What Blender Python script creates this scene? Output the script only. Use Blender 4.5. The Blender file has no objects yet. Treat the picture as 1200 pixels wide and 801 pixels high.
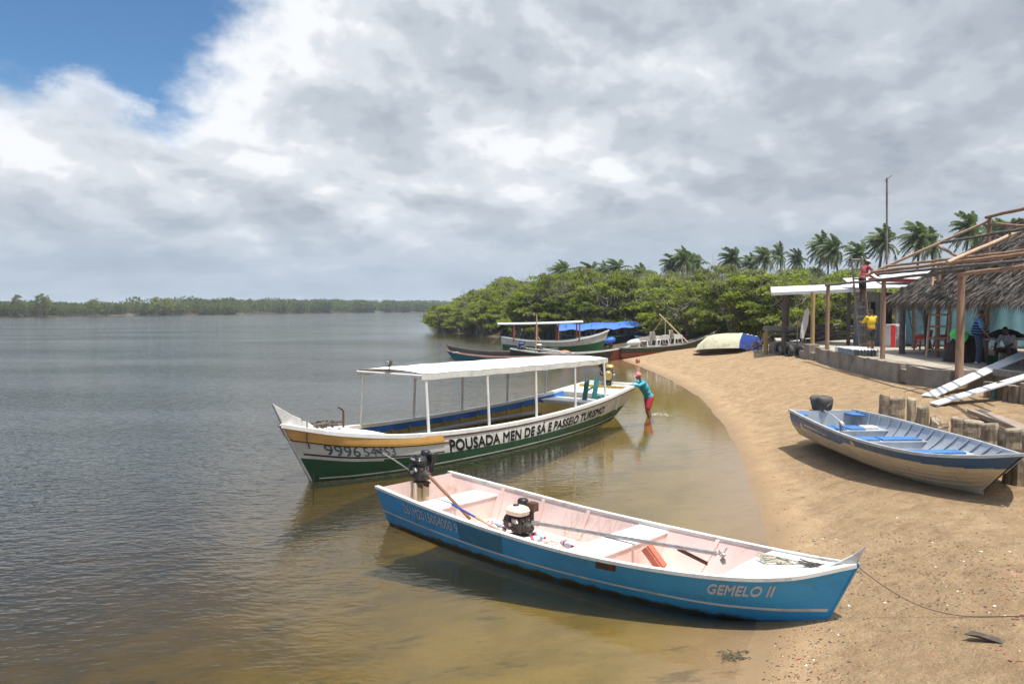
import bpy, bmesh, math, random
import numpy as np
from mathutils import Vector, Matrix, Euler, noise as mnoise
R = math.radians
sc = bpy.context.scene
COL = sc.collection
PI = math.pi

# ------------------------------------------------------------------ camera
CAM_H = 3.5
FPX = 933.33
PITCH = math.atan(40.5/FPX)
cam = bpy.data.cameras.new('camera'); cam.lens = 28.0; cam.sensor_width = 36.0
cam.clip_start = 0.1; cam.clip_end = 20000
camo = bpy.data.objects.new('camera', cam); COL.objects.link(camo)
camo.location = (0, 0, CAM_H); camo.rotation_euler = (PI/2-PITCH, 0, 0)
sc.camera = camo

def unproj(px, py, z):            # where the sight line of a photo point meets height z
    a = (px-600)/FPX; b = -(py-400.5)/FPX
    d = Vector((a, math.cos(PITCH)+b*math.sin(PITCH), -math.sin(PITCH)+b*math.cos(PITCH)))
    return Vector((0, 0, CAM_H)) + d*((z-CAM_H)/d.z)

# ------------------------------------------------------------------ terrain
SHORE = [(-6,-60),(0.2,-5),(1.2,3),(2.2,7.4),(2.73,8.5),(3.1,9.6),(3.88,11.87),(4.67,15.5),(5.5,19.2),(6.25,23.3),(7.33,31),(7.7,38),(7.6,45),
         (7.35,52),(7.5,58),(8.8,66),(8.5,74),(3,84),(-3.5,97),(-10,114),(-13,150),(-22,218),(-20,300),(60,420),(600,700),
         (3000,800),(3000,-600),(-6,-600)]
LBANK = [(-3000,180),(-420,262),(-191,297),(-134,408),(-150,466),(-70,650),(40,760),(600,900),(3000,900),(3000,9000),(-3000,9000)]

def poly_sd(poly, X, Y):
    P = np.array(poly, float); n = len(P)
    ins = np.zeros(X.shape, bool); dm = np.full(X.shape, 1e9)
    for i in range(n):
        a = P[i]; b = P[(i+1) % n]
        ab = b-a; L2 = ab@ab
        t = np.clip(((X-a[0])*ab[0]+(Y-a[1])*ab[1])/L2, 0, 1)
        dm = np.minimum(dm, (X-a[0]-t*ab[0])**2+(Y-a[1]-t*ab[1])**2)
        c = ((a[1] > Y) != (b[1] > Y))
        with np.errstate(divide='ignore', invalid='ignore'):
            xi = (b[0]-a[0])*(Y-a[1])/(b[1]-a[1]+1e-12)+a[0]
        ins ^= c & (X < xi)
    return np.where(ins, 1, -1)*np.sqrt(dm)

def sm(a, b, x):
    t = np.clip((x-a)/(b-a), 0, 1); return t*t*(3-2*t)

def wav(X, Y):
    return (np.sin(X*1.3+Y*.7)*np.sin(Y*.9-X*.4)*.5+np.sin(X*3.1-Y*2.3+1)*np.sin(Y*2.7+X*1.1)*.3+np.sin(X*.35+1)*np.sin(Y*.31)*.6)

def terrain(X, Y):
    X = np.asarray(X, float); Y = np.asarray(Y, float)
    d = np.maximum(poly_sd(SHORE, X, Y), poly_sd(LBANK, X, Y))
    zn = np.interp(d, [0,2.4,3.4,4.4,5.2,7,9,30], [0,.50,.56,.60,.75,1.0,1.2,1.35])
    zf = np.interp(d, [0,2.4,3.6,5.5,7,9,40], [0,.50,.75,1.12,1.2,1.25,1.35])
    k = sm(17, 22, Y); k2 = sm(48, 58, Y)
    zl = zn*(1-k)+zf*k
    zl = zl*(1-k2)+np.interp(d, [0,3,8,60], [0,.5,.75,1.2])*k2
    zw = np.interp(d, [-60,-25,-12,-6,-2,0], [-4,-3,-1.7,-.85,-.27,0])
    z = np.where(d > 0, zl, zw)
    z = z + wav(X, Y)*.022*sm(-1, 1.5, d)*(1-sm(60, 90, Y)) + wav(X*.6, Y*.6)*.01
    return z, d

def gz(x, y):
    return float(terrain(np.array([x]), np.array([y]))[0][0])

def G(px, py):                    # photo point -> point on the ground
    lo, hi = 2.0, 200.0
    ys = np.concatenate([np.linspace(4, 60, 1200), np.linspace(60, 260, 1200)])
    a = (px-600)/FPX; b = -(py-400.5)/FPX
    dy = math.cos(PITCH)+b*math.sin(PITCH); dz = -math.sin(PITCH)+b*math.cos(PITCH)
    t = ys/dy; X = a*t; Z = CAM_H+dz*t
    tz = terrain(X, ys)[0]
    i = int(np.argmax(Z < tz))
    return Vector((X[i], ys[i], tz[i]))

def axis(segs):
    out = []
    for a, b, s in segs:
        n = max(1, int(round((b-a)/s))); out += list(np.linspace(a, b, n, endpoint=False))
    out.append(segs[-1][1]); return np.array(out)

# ------------------------------------------------------------------ mesh builder
class MB:
    def __init__(s): s.v = []; s.f = []; s.m = []; s.s = []
    def add(s, vs, fs, mi=0, smooth=False):
        o = len(s.v); s.v += [tuple(p) for p in vs]
        for k, f in enumerate(fs):
            s.f.append(tuple(i+o for i in f)); s.m.append(mi[k] if isinstance(mi, list) else mi); s.s.append(smooth)
        return s
    def box(s, c, size, rot=None, mi=0):
        M = rot if isinstance(rot, Matrix) else (Euler(rot).to_matrix() if rot else Matrix.Identity(3))
        c = Vector(c); vs = []
        for z in (-.5, .5):
            for y in (-.5, .5):
                for x in (-.5, .5): vs.append(c+M@Vector((x*size[0], y*size[1], z*size[2])))
        return s.add(vs, [(0,2,3,1),(4,5,7,6),(0,1,5,4),(2,6,7,3),(0,4,6,2),(1,3,7,5)], mi)
    def beam(s, p, q, w, h, mi=0, up=(0,0,1), ext=0):
        p = Vector(p); q = Vector(q); d = (q-p).normalized(); up = Vector(up)
        if abs(d.dot(up)) > .98: up = Vector((0,1,0))
        y = up.cross(d).normalized(); z = d.cross(y)
        M = Matrix((d, y, z)).transposed()
        return s.box((p+q)/2, ((q-p).length+2*ext, w, h), M, mi)
    def tube(s, pts, r, n=8, mi=0, smooth=True, caps=True, jit=0):
        pts = [Vector(p) for p in pts]; N = len(pts)
        rs = r if isinstance(r, (list, tuple)) else [r]*N
        t0 = (pts[1]-pts[0]).normalized()
        u = t0.orthogonal().normalized(); vs = []; rnd = random.Random(int(abs(pts[0].x*1e3+pts[-1].z*7e2+N)))
        for i in range(N):
            t = (pts[min(i+1, N-1)]-pts[max(i-1, 0)]).normalized()
            u = (u-t*u.dot(t)).normalized(); w = t.cross(u)
            for k in range(n):
                a = 2*PI*k/n; rr = rs[i]*(1+jit*(rnd.random()-.5)*2)
                vs.append(pts[i]+(u*math.cos(a)+w*math.sin(a))*rr)
        fs = [(i*n+k, i*n+(k+1) % n, (i+1)*n+(k+1) % n, (i+1)*n+k) for i in range(N-1) for k in range(n)]
        s.add(vs, fs, mi, smooth)
        if caps:
            s.add([vs[k] for k in range(n)], [tuple(reversed(range(n)))], mi); s.add(vs[-n:], [tuple(range(n))], mi)
        return s
    def lathe(s, prof, n=20, c=(0,0,0), M=None, mi=0, smooth=True):
        c = Vector(c); M = M or Matrix.Identity(3); vs = []
        for r, z in prof:
            for k in range(n):
                a = 2*PI*k/n; vs.append(c+M@Vector((r*math.cos(a), r*math.sin(a), z)))
        fs = [(i*n+k, i*n+(k+1) % n, (i+1)*n+(k+1) % n, (i+1)*n+k) for i in range(len(prof)-1) for k in range(n)]
        s.add(vs, fs, mi, smooth)
        s.add(vs[:n], [tuple(reversed(range(n)))], mi); s.add(vs[-n:], [tuple(range(n))], mi)
        return s
    def ell(s, c, r, M=None, nu=14, nv=9, mi=0, smooth=True):
        c = Vector(c); M = M or Matrix.Identity(3)
        if not isinstance(r, (tuple, list)): r = (r, r, r)
        vs = [c+M@Vector((0,0,-r[2]))]
        for j in range(1, nv):
            b = -PI/2+PI*j/nv
            for k in range(nu):
                a = 2*PI*k/nu
                vs.append(c+M@Vector((r[0]*math.cos(b)*math.cos(a), r[1]*math.cos(b)*math.sin(a), r[2]*math.sin(b))))
        vs.append(c+M@Vector((0,0,r[2]))); fs = []
        for k in range(nu): fs.append((0, 1+(k+1) % nu, 1+k))
        for j in range(nv-2):
            for k in range(nu):
                a = 1+j*nu+k; b = 1+j*nu+(k+1) % nu; fs.append((a, b, b+nu, a+nu))
        o = 1+(nv-2)*nu
        for k in range(nu): fs.append((o+k, o+(k+1) % nu, len(vs)-1))
        return s.add(vs, fs, mi, smooth)
    def cap(s, p, q, r1, r2, n=10, mi=0):
        p = Vector(p); q = Vector(q); d = q-p; L = d.length
        if L < 1e-6: return s.ell(p, max(r1, r2), mi=mi)
        d.normalize(); u = d.orthogonal().normalized(); w = d.cross(u); M = Matrix((u, w, d)).transposed()
        prof = [(max(r1*math.cos(a), 1e-4), r1*math.sin(a)) for a in [-PI/2+PI/2*i/4 for i in range(5)]]
        prof += [(max(r2*math.cos(a), 1e-4), L+r2*math.sin(a)) for a in [PI/2*i/4 for i in range(5)]]
        return s.lathe(prof, n, p, M, mi)
    def grid(s, P, mi=0, smooth=True, flip=False):
        m = len(P[0]); vs = [p for row in P for p in row]; fs = []; ms = []
        for i in range(len(P)-1):
            for j in range(m-1):
                f = (i*m+j, i*m+j+1, (i+1)*m+j+1, (i+1)*m+j)
                fs.append(f[::-1] if flip else f); ms.append(mi(i, j) if callable(mi) else mi)
        return s.add(vs, fs, ms, smooth)
    def prism(s, poly, h, M=None, c=(0,0,0), mi=0):
        c = Vector(c); M = M or Matrix.Identity(3); n = len(poly)
        vs = [c+M@Vector((x, y, 0)) for x, y in poly]+[c+M@Vector((x, y, h)) for x, y in poly]
        fs = [tuple(reversed(range(n))), tuple(range(n, 2*n))]+[(i, (i+1) % n, n+(i+1) % n, n+i) for i in range(n)]
        return s.add(vs, fs, mi)
    def build(s, name, mats, parent=None, loc=None, rz=None, bevel=0, fixn=False):
        me = bpy.data.meshes.new(name); me.from_pydata(s.v, [], s.f)
        for m in (mats if isinstance(mats, (list, tuple)) else [mats]): me.materials.append(m)
        me.polygons.foreach_set('material_index', s.m); me.polygons.foreach_set('use_smooth', s.s)
        me.update()
        if fixn:
            bm = bmesh.new(); bm.from_mesh(me); bmesh.ops.remove_doubles(bm, verts=bm.verts, dist=1e-5)
            bmesh.ops.recalc_face_normals(bm, faces=bm.faces); bm.to_mesh(me); bm.free()
        o = bpy.data.objects.new(name, me); COL.objects.link(o)
        if parent: o.parent = parent
        if loc is not None: o.location = loc
        if rz is not None: o.rotation_euler = (0, 0, rz)
        if bevel:
            b = o.modifiers.new('bevel', 'BEVEL'); b.width = bevel; b.segments = 2; b.limit_method = 'ANGLE'; b.angle_limit = R(40)
        return o

def tag(o, label=None, cat=None, group=None, kind=None):
    if label: o['label'] = label
    if cat: o['category'] = cat
    if group: o['group'] = group
    if kind: o['kind'] = kind
    return o
def thing(name, label, cat, loc=(0,0,0), rz=0, group=None):
    o = bpy.data.objects.new(name, None); COL.objects.link(o); o.empty_display_size = .2
    o.location = loc; o.rotation_euler = (0, 0, rz)
    return tag(o, label, cat, group)
def dup(root, loc, rz=None, label=None, scale=None, group=None):
    r = root.copy(); COL.objects.link(r); r.location = loc
    if rz is not None: r.rotation_euler = (0, 0, rz)
    if scale is not None: r.scale = scale if isinstance(scale, (tuple, list)) else (scale,)*3
    if label: r['label'] = label
    if group: r['group'] = group
    for ch in list(root.children):
        c = ch.copy(); COL.objects.link(c); c.parent = r
        for g in list(ch.children):
            d = g.copy(); COL.objects.link(d); d.parent = c
    return r

# ------------------------------------------------------------------ materials
class NT:
    def __init__(s, nt): s.nt = nt
    def n(s, t, **kw):
        n = s.nt.nodes.new(t)
        for k, v in kw.items():
            if k == 'inp':
                for a, b in v.items():
                    if isinstance(b, bpy.types.NodeSocket): s.nt.links.new(b, n.inputs[a])
                    else: n.inputs[a].default_value = b
            else: setattr(n, k, v)
        return n
    def link(s, a, b): s.nt.links.new(a, b)
    def noise(s, vec, scale, detail=4, rough=.55, dist=0):
        return s.n('ShaderNodeTexNoise', inp={'Vector': vec, 'Scale': scale, 'Detail': detail, 'Roughness': rough, 'Distortion': dist}).outputs['Fac']
    def ramp(s, fac, a, b, va=0.0, vb=1.0, interp='SMOOTHSTEP'):
        n = s.n('ShaderNodeMapRange', interpolation_type=interp, inp={'From Min': a, 'From Max': b, 'To Min': va, 'To Max': vb})
        if isinstance(fac, bpy.types.NodeSocket): s.link(fac, n.inputs['Value'])
        return n.outputs[0]
    def mix(s, fac, a, b, mode='MIX'):
        n = s.n('ShaderNodeMix', data_type='RGBA', blend_type=mode)
        for sock, v in ((n.inputs[0], fac), (n.inputs[6], a), (n.inputs[7], b)):
            if isinstance(v, bpy.types.NodeSocket): s.link(v, sock)
            else: sock.default_value = v if isinstance(v, (int, float)) else (*v, 1) if len(v) == 3 else v
        return n.outputs[2]
    def math(s, op, a, b=None, c=None):
        n = s.n('ShaderNodeMath', operation=op)
        for i, v in enumerate((a, b, c)):
            if v is None: continue
            if isinstance(v, bpy.types.NodeSocket): s.link(v, n.inputs[i])
            else: n.inputs[i].default_value = v
        return n.outputs[0]
    def mapping(s, vec, scale=(1,1,1), loc=(0,0,0), rot=(0,0,0)):
        return s.n('ShaderNodeMapping', inp={'Vector': vec, 'Scale': scale, 'Location': loc, 'Rotation': rot}).outputs[0]

def newmat(name):
    m = bpy.data.materials.new(name); m.use_nodes = True; t = NT(m.node_tree)
    p = m.node_tree.nodes['Principled BSDF']
    return m, t, p

def mat(name, col, rough=.6, col2=None, scale=3.0, lo=.35, hi=.7, bump=0.0, bscale=40, dirt=None, dlo=.55, dhi=.75, dscale=2.0, metal=0,
        stretch=(1,1,1), rnd=0.0, grain=.12, spec=.4, chips=None, clo=.66, cscale=9, wave=None, zg=None):
    m, t, p = newmat(name)
    co = t.n('ShaderNodeTexCoord').outputs['Object']
    if rnd:
        oi = t.n('ShaderNodeObjectInfo')
        co = t.n('ShaderNodeVectorMath', operation='ADD', inp={0: co, 1: t.n('ShaderNodeCombineXYZ', inp={0: t.math('MULTIPLY', oi.outputs['Random'], 37.0), 1: t.math('MULTIPLY', oi.outputs['Random'], 91.0)}).outputs[0]}).outputs[0]
    v = t.mapping(co, stretch)
    c2 = col2 or tuple(x*.72 for x in col)
    c = t.mix(t.ramp(t.noise(v, scale, 5, .6), lo, hi), col, c2)
    if dirt:
        c = t.mix(t.ramp(t.noise(t.mapping(co, stretch, (3.1, 7.7, 1.3)), dscale, 7, .68, .4), dlo, dhi), c, dirt)
    if chips:
        c = t.mix(t.ramp(t.noise(t.mapping(co, (1,1,1), (9.1, 2.7, 5.3)), cscale, 8, .7), clo, clo+.03), c, chips)
    if zg:
        zz = t.math('ADD', t.n('ShaderNodeSeparateXYZ', inp={0: co}).outputs[2], t.math('MULTIPLY', t.math('SUBTRACT', t.noise(co, 2.6, 7, .7), .5), zg[3]))
        c = t.mix(t.ramp(zz, zg[1], zg[0]), c, zg[2])
    g = t.noise(co, 55, 3, .7)
    c = t.mix(1.0, c, t.n('ShaderNodeCombineXYZ', inp={0: t.ramp(g, .2, .8, 1-grain, 1+grain), 1: t.ramp(g, .2, .8, 1-grain, 1+grain), 2: t.ramp(g, .2, .8, 1-grain, 1+grain)}).outputs[0], 'MULTIPLY')
    if rnd:
        k = t.ramp(oi.outputs['Random'], 0, 1, 1-rnd, 1+rnd, 'LINEAR')
        c = t.mix(1.0, c, t.n('ShaderNodeCombineXYZ', inp={0: k, 1: k, 2: k}).outputs[0], 'MULTIPLY')
    t.link(c, p.inputs['Base Color'])
    rr = t.ramp(t.noise(co, scale*3, 4), .3, .7, max(.03, rough-.1), min(1, rough+.12)); t.link(rr, p.inputs['Roughness'])
    p.inputs['Metallic'].default_value = metal; p.inputs['Specular IOR Level'].default_value = spec
    h = None
    if bump: h = t.math('MULTIPLY', t.noise(v, bscale, 6, .65), bump)
    if wave:
        w = t.n('ShaderNodeTexWave', wave_type='BANDS', bands_direction=wave[0], inp={'Vector': co, 'Scale': wave[1], 'Distortion': wave[3] if len(wave) > 3 else .0}).outputs['Fac']
        w = t.math('MULTIPLY', w, wave[2]); h = w if h is None else t.math('ADD', h, w)
    if h is not None:
        b = t.n('ShaderNodeBump', inp={'Height': h, 'Strength': 1.0, 'Distance': 1.0}); t.link(b.outputs[0], p.inputs['Normal'])
    return m

M = {}
M['white_paint'] = mat('white paint', (.74,.74,.71), .5, (.62,.61,.57), 2.2, dirt=(.40,.36,.30), dlo=.60, dhi=.80, bump=.002, bscale=25, chips=(.33,.28,.22), clo=.70)
M['roof_white'] = mat('white roof sheet', (.80,.80,.79), .5, (.74,.74,.73), 1.5, dirt=(.52,.50,.45), dlo=.54, dhi=.80, grain=.05)
M['dirty_white'] = mat('dirty white paint', (.66,.65,.61), .6, (.54,.53,.49), 1.6, dirt=(.22,.2,.18), dlo=.52, dhi=.78, dscale=3.0, bump=.002, stretch=(1,1,1.6))
M['blue_hull'] = mat('blue hull paint', (.046,.37,.76), .42, (.038,.29,.60), 1.3, .3, .75, dirt=(.09,.17,.22), dlo=.54, dhi=.82, dscale=4, bump=.0015, bscale=14, stretch=(1,1,2), chips=(.16,.20,.22), clo=.70, cscale=11, zg=(.01,.07,(.045,.055,.035),.22))
M['blue_patch'] = mat('repainted blue', (.032,.17,.30), .5, (.04,.21,.38), 3)
M['algae'] = mat('algae', (.03,.04,.025), .8, (.05,.06,.03), 8, bump=.006, bscale=30)
M['pink_in'] = mat('pale pink paint', (.74,.585,.53), .55, (.67,.50,.45), 1.8, dirt=(.50,.33,.24), dlo=.53, dhi=.80, dscale=2.2, bump=.002, bscale=20, chips=(.42,.24,.17), clo=.69)
M['grey_wood'] = mat('weathered grey wood', (.34,.31,.28), .85, (.20,.18,.16), 3, bump=.004, bscale=30, stretch=(.25,2.5,2.5), rnd=.15)
M['stem_grey'] = mat('worn stem wood', (.66,.65,.63), .8, (.48,.46,.44), 5, bump=.003, bscale=30)
M['green_hull'] = mat('dark green paint', (.018,.085,.04), .5, (.014,.065,.03), 2, dirt=(.05,.07,.04), dlo=.6, dhi=.8, chips=(.11,.12,.1), clo=.72)
M['green_mid'] = mat('mid green paint', (.04,.16,.07), .55, (.03,.11,.05), 2, dirt=(.07,.09,.05))
M['black_paint'] = mat('black paint', (.018,.018,.02), .5, (.03,.03,.03), 6, chips=(.3,.3,.28), clo=.68)
M['orange_strip'] = mat('orange rub strip', (.72,.40,.13), .5, (.60,.33,.10), 3, dirt=(.35,.24,.12), dlo=.6, dhi=.8)
M['yellow_strip'] = mat('yellow paint strip', (.75,.52,.10), .5, (.62,.42,.08), 3)
M['red_line'] = mat('dark red line', (.26,.035,.03), .5, (.2,.03,.03), 4)
M['blue_band'] = mat('blue gunwale band', (.040,.19,.58), .45, (.028,.12,.38), 1.5, .4, .6, chips=(.2,.22,.26), clo=.70)
M['yellow_in'] = mat('ochre interior paint', (.56,.37,.085), .6, (.42,.27,.06), 2, dirt=(.18,.13,.06), dlo=.5, dhi=.75)
M['motor_board'] = mat('stained white board', (.66,.60,.48), .6, (.52,.42,.22), 3, dirt=(.35,.22,.10), dlo=.55, dhi=.75, dscale=6, stretch=(1,3,.6))
M['yellow_box'] = mat('yellow paint', (.62,.42,.10), .55, (.52,.34,.08), 2, dirt=(.3,.2,.08), dlo=.6, dhi=.8)
M['bench_grey'] = mat('grey bench paint', (.34,.34,.35), .6, (.24,.24,.25), 3, stretch=(.3,2,2), bump=.002)
M['teal'] = mat('teal paint', (.04,.18,.17), .5, (.03,.12,.12), 4, chips=(.3,.3,.28), clo=.66)
M['iron'] = mat('rusty iron', (.13,.065,.04), .8, (.07,.04,.03), 12, bump=.004, metal=.2)
M['steel'] = mat('worn steel tube', (.42,.42,.41), .38, (.30,.29,.27), 8, dirt=(.25,.15,.09), dlo=.6, dhi=.75, metal=.7)
M['brown_tube'] = mat('rust brown tube', (.22,.10,.055), .6, (.15,.075,.045), 9)
M['engine_black'] = mat('black engine casing', (.014,.014,.016), .35, (.03,.029,.028), 9, bump=.002, dirt=(.09,.075,.06), dlo=.64, dhi=.75, dscale=9)
M['engine_grey'] = mat('grey cast engine', (.085,.08,.075), .55, (.035,.032,.03), 10, bump=.004, metal=.3)
M['cream'] = mat('cream tank enamel', (.72,.67,.52), .35, (.66,.60,.46), 5, chips=(.3,.25,.17), clo=.68)
M['gold'] = mat('ochre engine casing', (.40,.29,.09), .4, (.28,.20,.07), 6, metal=.3)
M['red_plastic'] = mat('red plastic', (.55,.03,.04), .4, (.45,.025,.03), 4)
M['rust_wood'] = mat('red oxide wood', (.46,.15,.09), .7, (.34,.11,.07), 6, bump=.002, stretch=(1,4,4))
M['rope'] = mat('pale rope', (.50,.46,.36), .9, (.33,.30,.23), 30, bump=.004, bscale=90)
M['dark_rope'] = mat('dark rope', (.14,.12,.10), .9, (.08,.07,.06), 30)
M['net'] = mat('fishing net', (.62,.58,.50), .9, (.45,.36,.29), 20)
M['plastic_clear'] = mat('pale blue plastic', (.55,.66,.74), .18, (.45,.58,.68), 5, spec=.6)
M['tan_alu'] = mat('tan hull paint', (.64,.53,.37), .5, (.55,.45,.31), 1.5, dirt=(.20,.16,.11), dlo=.55, dhi=.8, dscale=3, stretch=(1,1,2), chips=(.24,.19,.13), clo=.70, bump=.001)
M['navy_alu'] = mat('faded navy paint', (.045,.12,.25), .45, (.07,.11,.17), 2.5, dirt=(.17,.17,.17), dlo=.6, dhi=.8, dscale=5, chips=(.26,.22,.16), clo=.69, cscale=12)
M['alu_grey'] = mat('grey aluminium', (.46,.49,.53), .45, (.37,.40,.44), 2.5, dirt=(.2,.19,.17), dlo=.58, dhi=.8, metal=.15)
M['alu_rail'] = mat('bare aluminium rail', (.62,.63,.64), .38, (.50,.51,.52), 5, metal=.5, chips=(.25,.24,.23), clo=.7)
M['seat_blue'] = mat('blue seat foam', (.05,.17,.42), .7, (.04,.12,.30), 6, dirt=(.2,.25,.3), dlo=.62, dhi=.75, dscale=8, bump=.003)
M['cloth_black'] = mat('dark cover cloth', (.07,.063,.055), .85, (.12,.11,.095), 5, bump=.02, bscale=7)
M['pile_wood'] = mat('weathered pile wood', (.34,.275,.195), .95, (.15,.12,.085), 3.2, .35, .68, bump=.03, bscale=9, stretch=(2.2,2.2,.6), dirt=(.36,.30,.22), dlo=.55, dhi=.7, dscale=2.5, rnd=.25)
M['plank_white'] = mat('white painted plank', (.78,.78,.77), .5, (.72,.72,.71), 2, dirt=(.5,.48,.44), dlo=.66, dhi=.8, grain=.05)
M['plank_grey'] = mat('grey brown board', (.33,.26,.2), .9, (.22,.17,.13), 3, bump=.003, stretch=(.4,3,3))
M['pole_wood'] = mat('fresh peeled pole', (.345,.215,.14), .8, (.245,.145,.09), 2.5, bump=.006, bscale=18, stretch=(2,2,.5), dirt=(.16,.09,.06), dlo=.56, dhi=.72, dscale=3)
M['pole_light'] = mat('light peeled pole', (.52,.37,.26), .8, (.40,.26,.17), 3, bump=.005, bscale=18)
M['pole_dark'] = mat('old grey pole', (.14,.12,.105), .9, (.08,.07,.06), 3, bump=.006, bscale=18)
M['pole_yellow'] = mat('yellowish post', (.40,.30,.12), .8, (.32,.22,.09), 4, bump=.005)
M['concrete'] = mat('stained concrete', (.33,.285,.225), .92, (.21,.175,.135), 1.4, .35, .7, bump=.008, bscale=12, dirt=(.13,.11,.09), dlo=.5, dhi=.74, dscale=1.4, stretch=(1,1,.8))
M['slab'] = mat('dusty slab', (.40,.35,.28), .9, (.30,.26,.2), .8, bump=.008, bscale=8)
M['rubber'] = mat('tyre rubber', (.035,.035,.036), .75, (.10,.10,.10), 4, bump=.004, dirt=(.2,.19,.17), dlo=.55, dhi=.8)
M['zinc'] = mat('white metal sheet', (.66,.66,.65), .5, (.56,.56,.55), 1.2, dirt=(.38,.36,.33), dlo=.58, dhi=.8, wave=('X', 4.2, .012))
M['zinc_y'] = mat('white fascia sheet', (.66,.66,.66), .5, (.55,.55,.55), 1.2, dirt=(.36,.34,.32), dlo=.56, dhi=.8)
M['wall_blue'] = mat('light blue tin wall', (.21,.40,.46), .6, (.16,.33,.38), .9, dirt=(.09,.20,.24), dlo=.56, dhi=.8, dscale=2)
M['wall_grey'] = mat('grey tin wall', (.30,.31,.32), .65, (.22,.23,.24), 1.4, dirt=(.12,.12,.12), dlo=.55, dhi=.8)
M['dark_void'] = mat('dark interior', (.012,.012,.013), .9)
M['shirt_cyan'] = mat('cyan shirt', (.06,.36,.48), .85, (.05,.30,.41), 7, bump=.03, bscale=11, grain=.05)
M['shorts_red'] = mat('red shorts', (.52,.035,.05), .8, (.40,.03,.04), 7, bump=.01, bscale=14)
M['cap_pink'] = mat('pink cap', (.66,.22,.27), .85, (.55,.17,.22), 8)
M['skin'] = mat('brown skin', (.23,.105,.06), .55, (.19,.085,.05), 6, grain=.04)
M['skin_dark'] = mat('dark brown skin', (.10,.05,.03), .55, (.08,.04,.025), 6, grain=.04)
M['shirt_yellow'] = mat('yellow shirt', (.72,.50,.03), .85, (.60,.42,.03), 7, bump=.01, bscale=14)
M['orange_hem'] = mat('orange hem', (.62,.20,.06), .85)
M['short_grey'] = mat('grey green shorts', (.09,.10,.08), .85, (.06,.07,.06), 7)
M['shirt_red'] = mat('faded red shirt', (.42,.09,.10), .85, (.33,.07,.08), 7, bump=.01)
M['short_dark'] = mat('dark shorts', (.022,.022,.025), .85)
M['hat_white'] = mat('pale hat', (.60,.56,.48), .85, (.45,.42,.36), 8)
M['cap_dark'] = mat('dark cap', (.02,.022,.03), .8)
M['hair'] = mat('dark hair', (.012,.011,.010), .7)
M['jeans'] = mat('blue jeans', (.045,.07,.12), .85, (.035,.05,.09), 8, bump=.008)
M['shirt_white'] = mat('pale shirt', (.48,.48,.52), .85, (.40,.40,.45), 7, bump=.01)
M['shoe'] = mat('pale shoe', (.5,.49,.46), .7)
M['green_plastic'] = mat('bright green plastic', (.06,.62,.12), .35, (.05,.52,.1), 3, grain=.03)
M['green_dark'] = mat('dark green plastic', (.01,.10,.05), .4)
M['white_plastic'] = mat('white plastic', (.72,.70,.66), .4, (.64,.61,.55), 3, dirt=(.4,.36,.3), dlo=.6, dhi=.8)
M['navy_cloth'] = mat('navy canvas', (.012,.016,.03), .85, (.018,.022,.04), 4, bump=.02, bscale=5)
M['tarp_blue'] = mat('blue tarpaulin', (.035,.15,.52), .5, (.03,.11,.40), 2, bump=.03, bscale=4)
M['dugout'] = mat('weathered dugout wood', (.22,.19,.17), .9, (.12,.105,.095), 2.5, stretch=(.3,2,2), bump=.01, bscale=9, dirt=(.33,.30,.27), dlo=.55, dhi=.75)
M['teal_hull'] = mat('teal hull paint', (.03,.22,.28), .5, (.025,.16,.2), 2, dirt=(.1,.12,.1))
M['terracotta_in'] = mat('faded salmon paint', (.40,.24,.18), .7, (.30,.18,.14), 2)
M['red_hull'] = mat('rusty red paint', (.32,.075,.035), .6, (.24,.06,.03), 2.5, dirt=(.1,.06,.04), dlo=.55, dhi=.75)
M['olive_hull'] = mat('dark olive paint', (.045,.06,.035), .6, (.035,.045,.03), 2.5, dirt=(.1,.09,.06), dlo=.55, dhi=.75)
M['lightblue'] = mat('light blue paint', (.25,.48,.60), .5, (.2,.38,.5), 2)
M['cream_hull'] = mat('faded cream hull', (.76,.72,.50), .65, (.64,.60,.40), 2, dirt=(.28,.27,.18), dlo=.52, dhi=.72, dscale=2.4, chips=(.25,.2,.14), clo=.68)
M['deep_blue'] = mat('deep blue paint', (.025,.07,.33), .5, (.02,.055,.26), 2)
M['orange'] = mat('orange plastic', (.38,.17,.09), .5, (.5,.16,.05), 5)
M['brick'] = mat('broken brick', (.36,.14,.09), .9, (.26,.10,.065), 20, bump=.006, bscale=60, rnd=.25)
M['stone_dark'] = mat('dark scrap', (.075,.06,.045), .85, (.12,.095,.07), 14, rnd=.3)
M['shell_white'] = mat('white scrap', (.68,.66,.62), .6, (.58,.56,.5), 14)
M['seaweed'] = mat('dark seaweed', (.10,.09,.05), .8, (.06,.055,.03), 12)
M['thatch'] = mat('dry palm thatch', (.17,.148,.128), .95, (.095,.08,.068), 6, dirt=(.27,.24,.21), dlo=.56, dhi=.68, dscale=9, bump=.02, bscale=30)
M['thatch_leaf'] = mat('dry palm leaflet', (.25,.22,.19), .95, (.125,.107,.092), 3)
M['driftwood'] = mat('driftwood', (.16,.13,.11), .95, (.09,.075,.065), 3, bump=.01, rnd=.25)
M['lens'] = mat('lamp glass', (.35,.38,.40), .12, (.3,.33,.35), 8, spec=.8)
M['lettering_dark'] = mat('black lettering', (.022,.022,.025), .55, (.05,.05,.05), 8, chips=(.30,.29,.27), clo=.76, cscale=10)
M['lettering_blue'] = mat('faded blue lettering', (.09,.19,.24), .6, (.17,.26,.30), 4, chips=(.56,.55,.52), clo=.63, cscale=9)
M['lettering_grey'] = mat('pale lettering', (.92,.95,.98), .6, (.84,.87,.90), 9, chips=(.06,.26,.48), clo=.72, cscale=16)
M['sticker_yellow'] = mat('yellow sticker', (.66,.56,.14), .5, (.5,.42,.1), 30)
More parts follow.
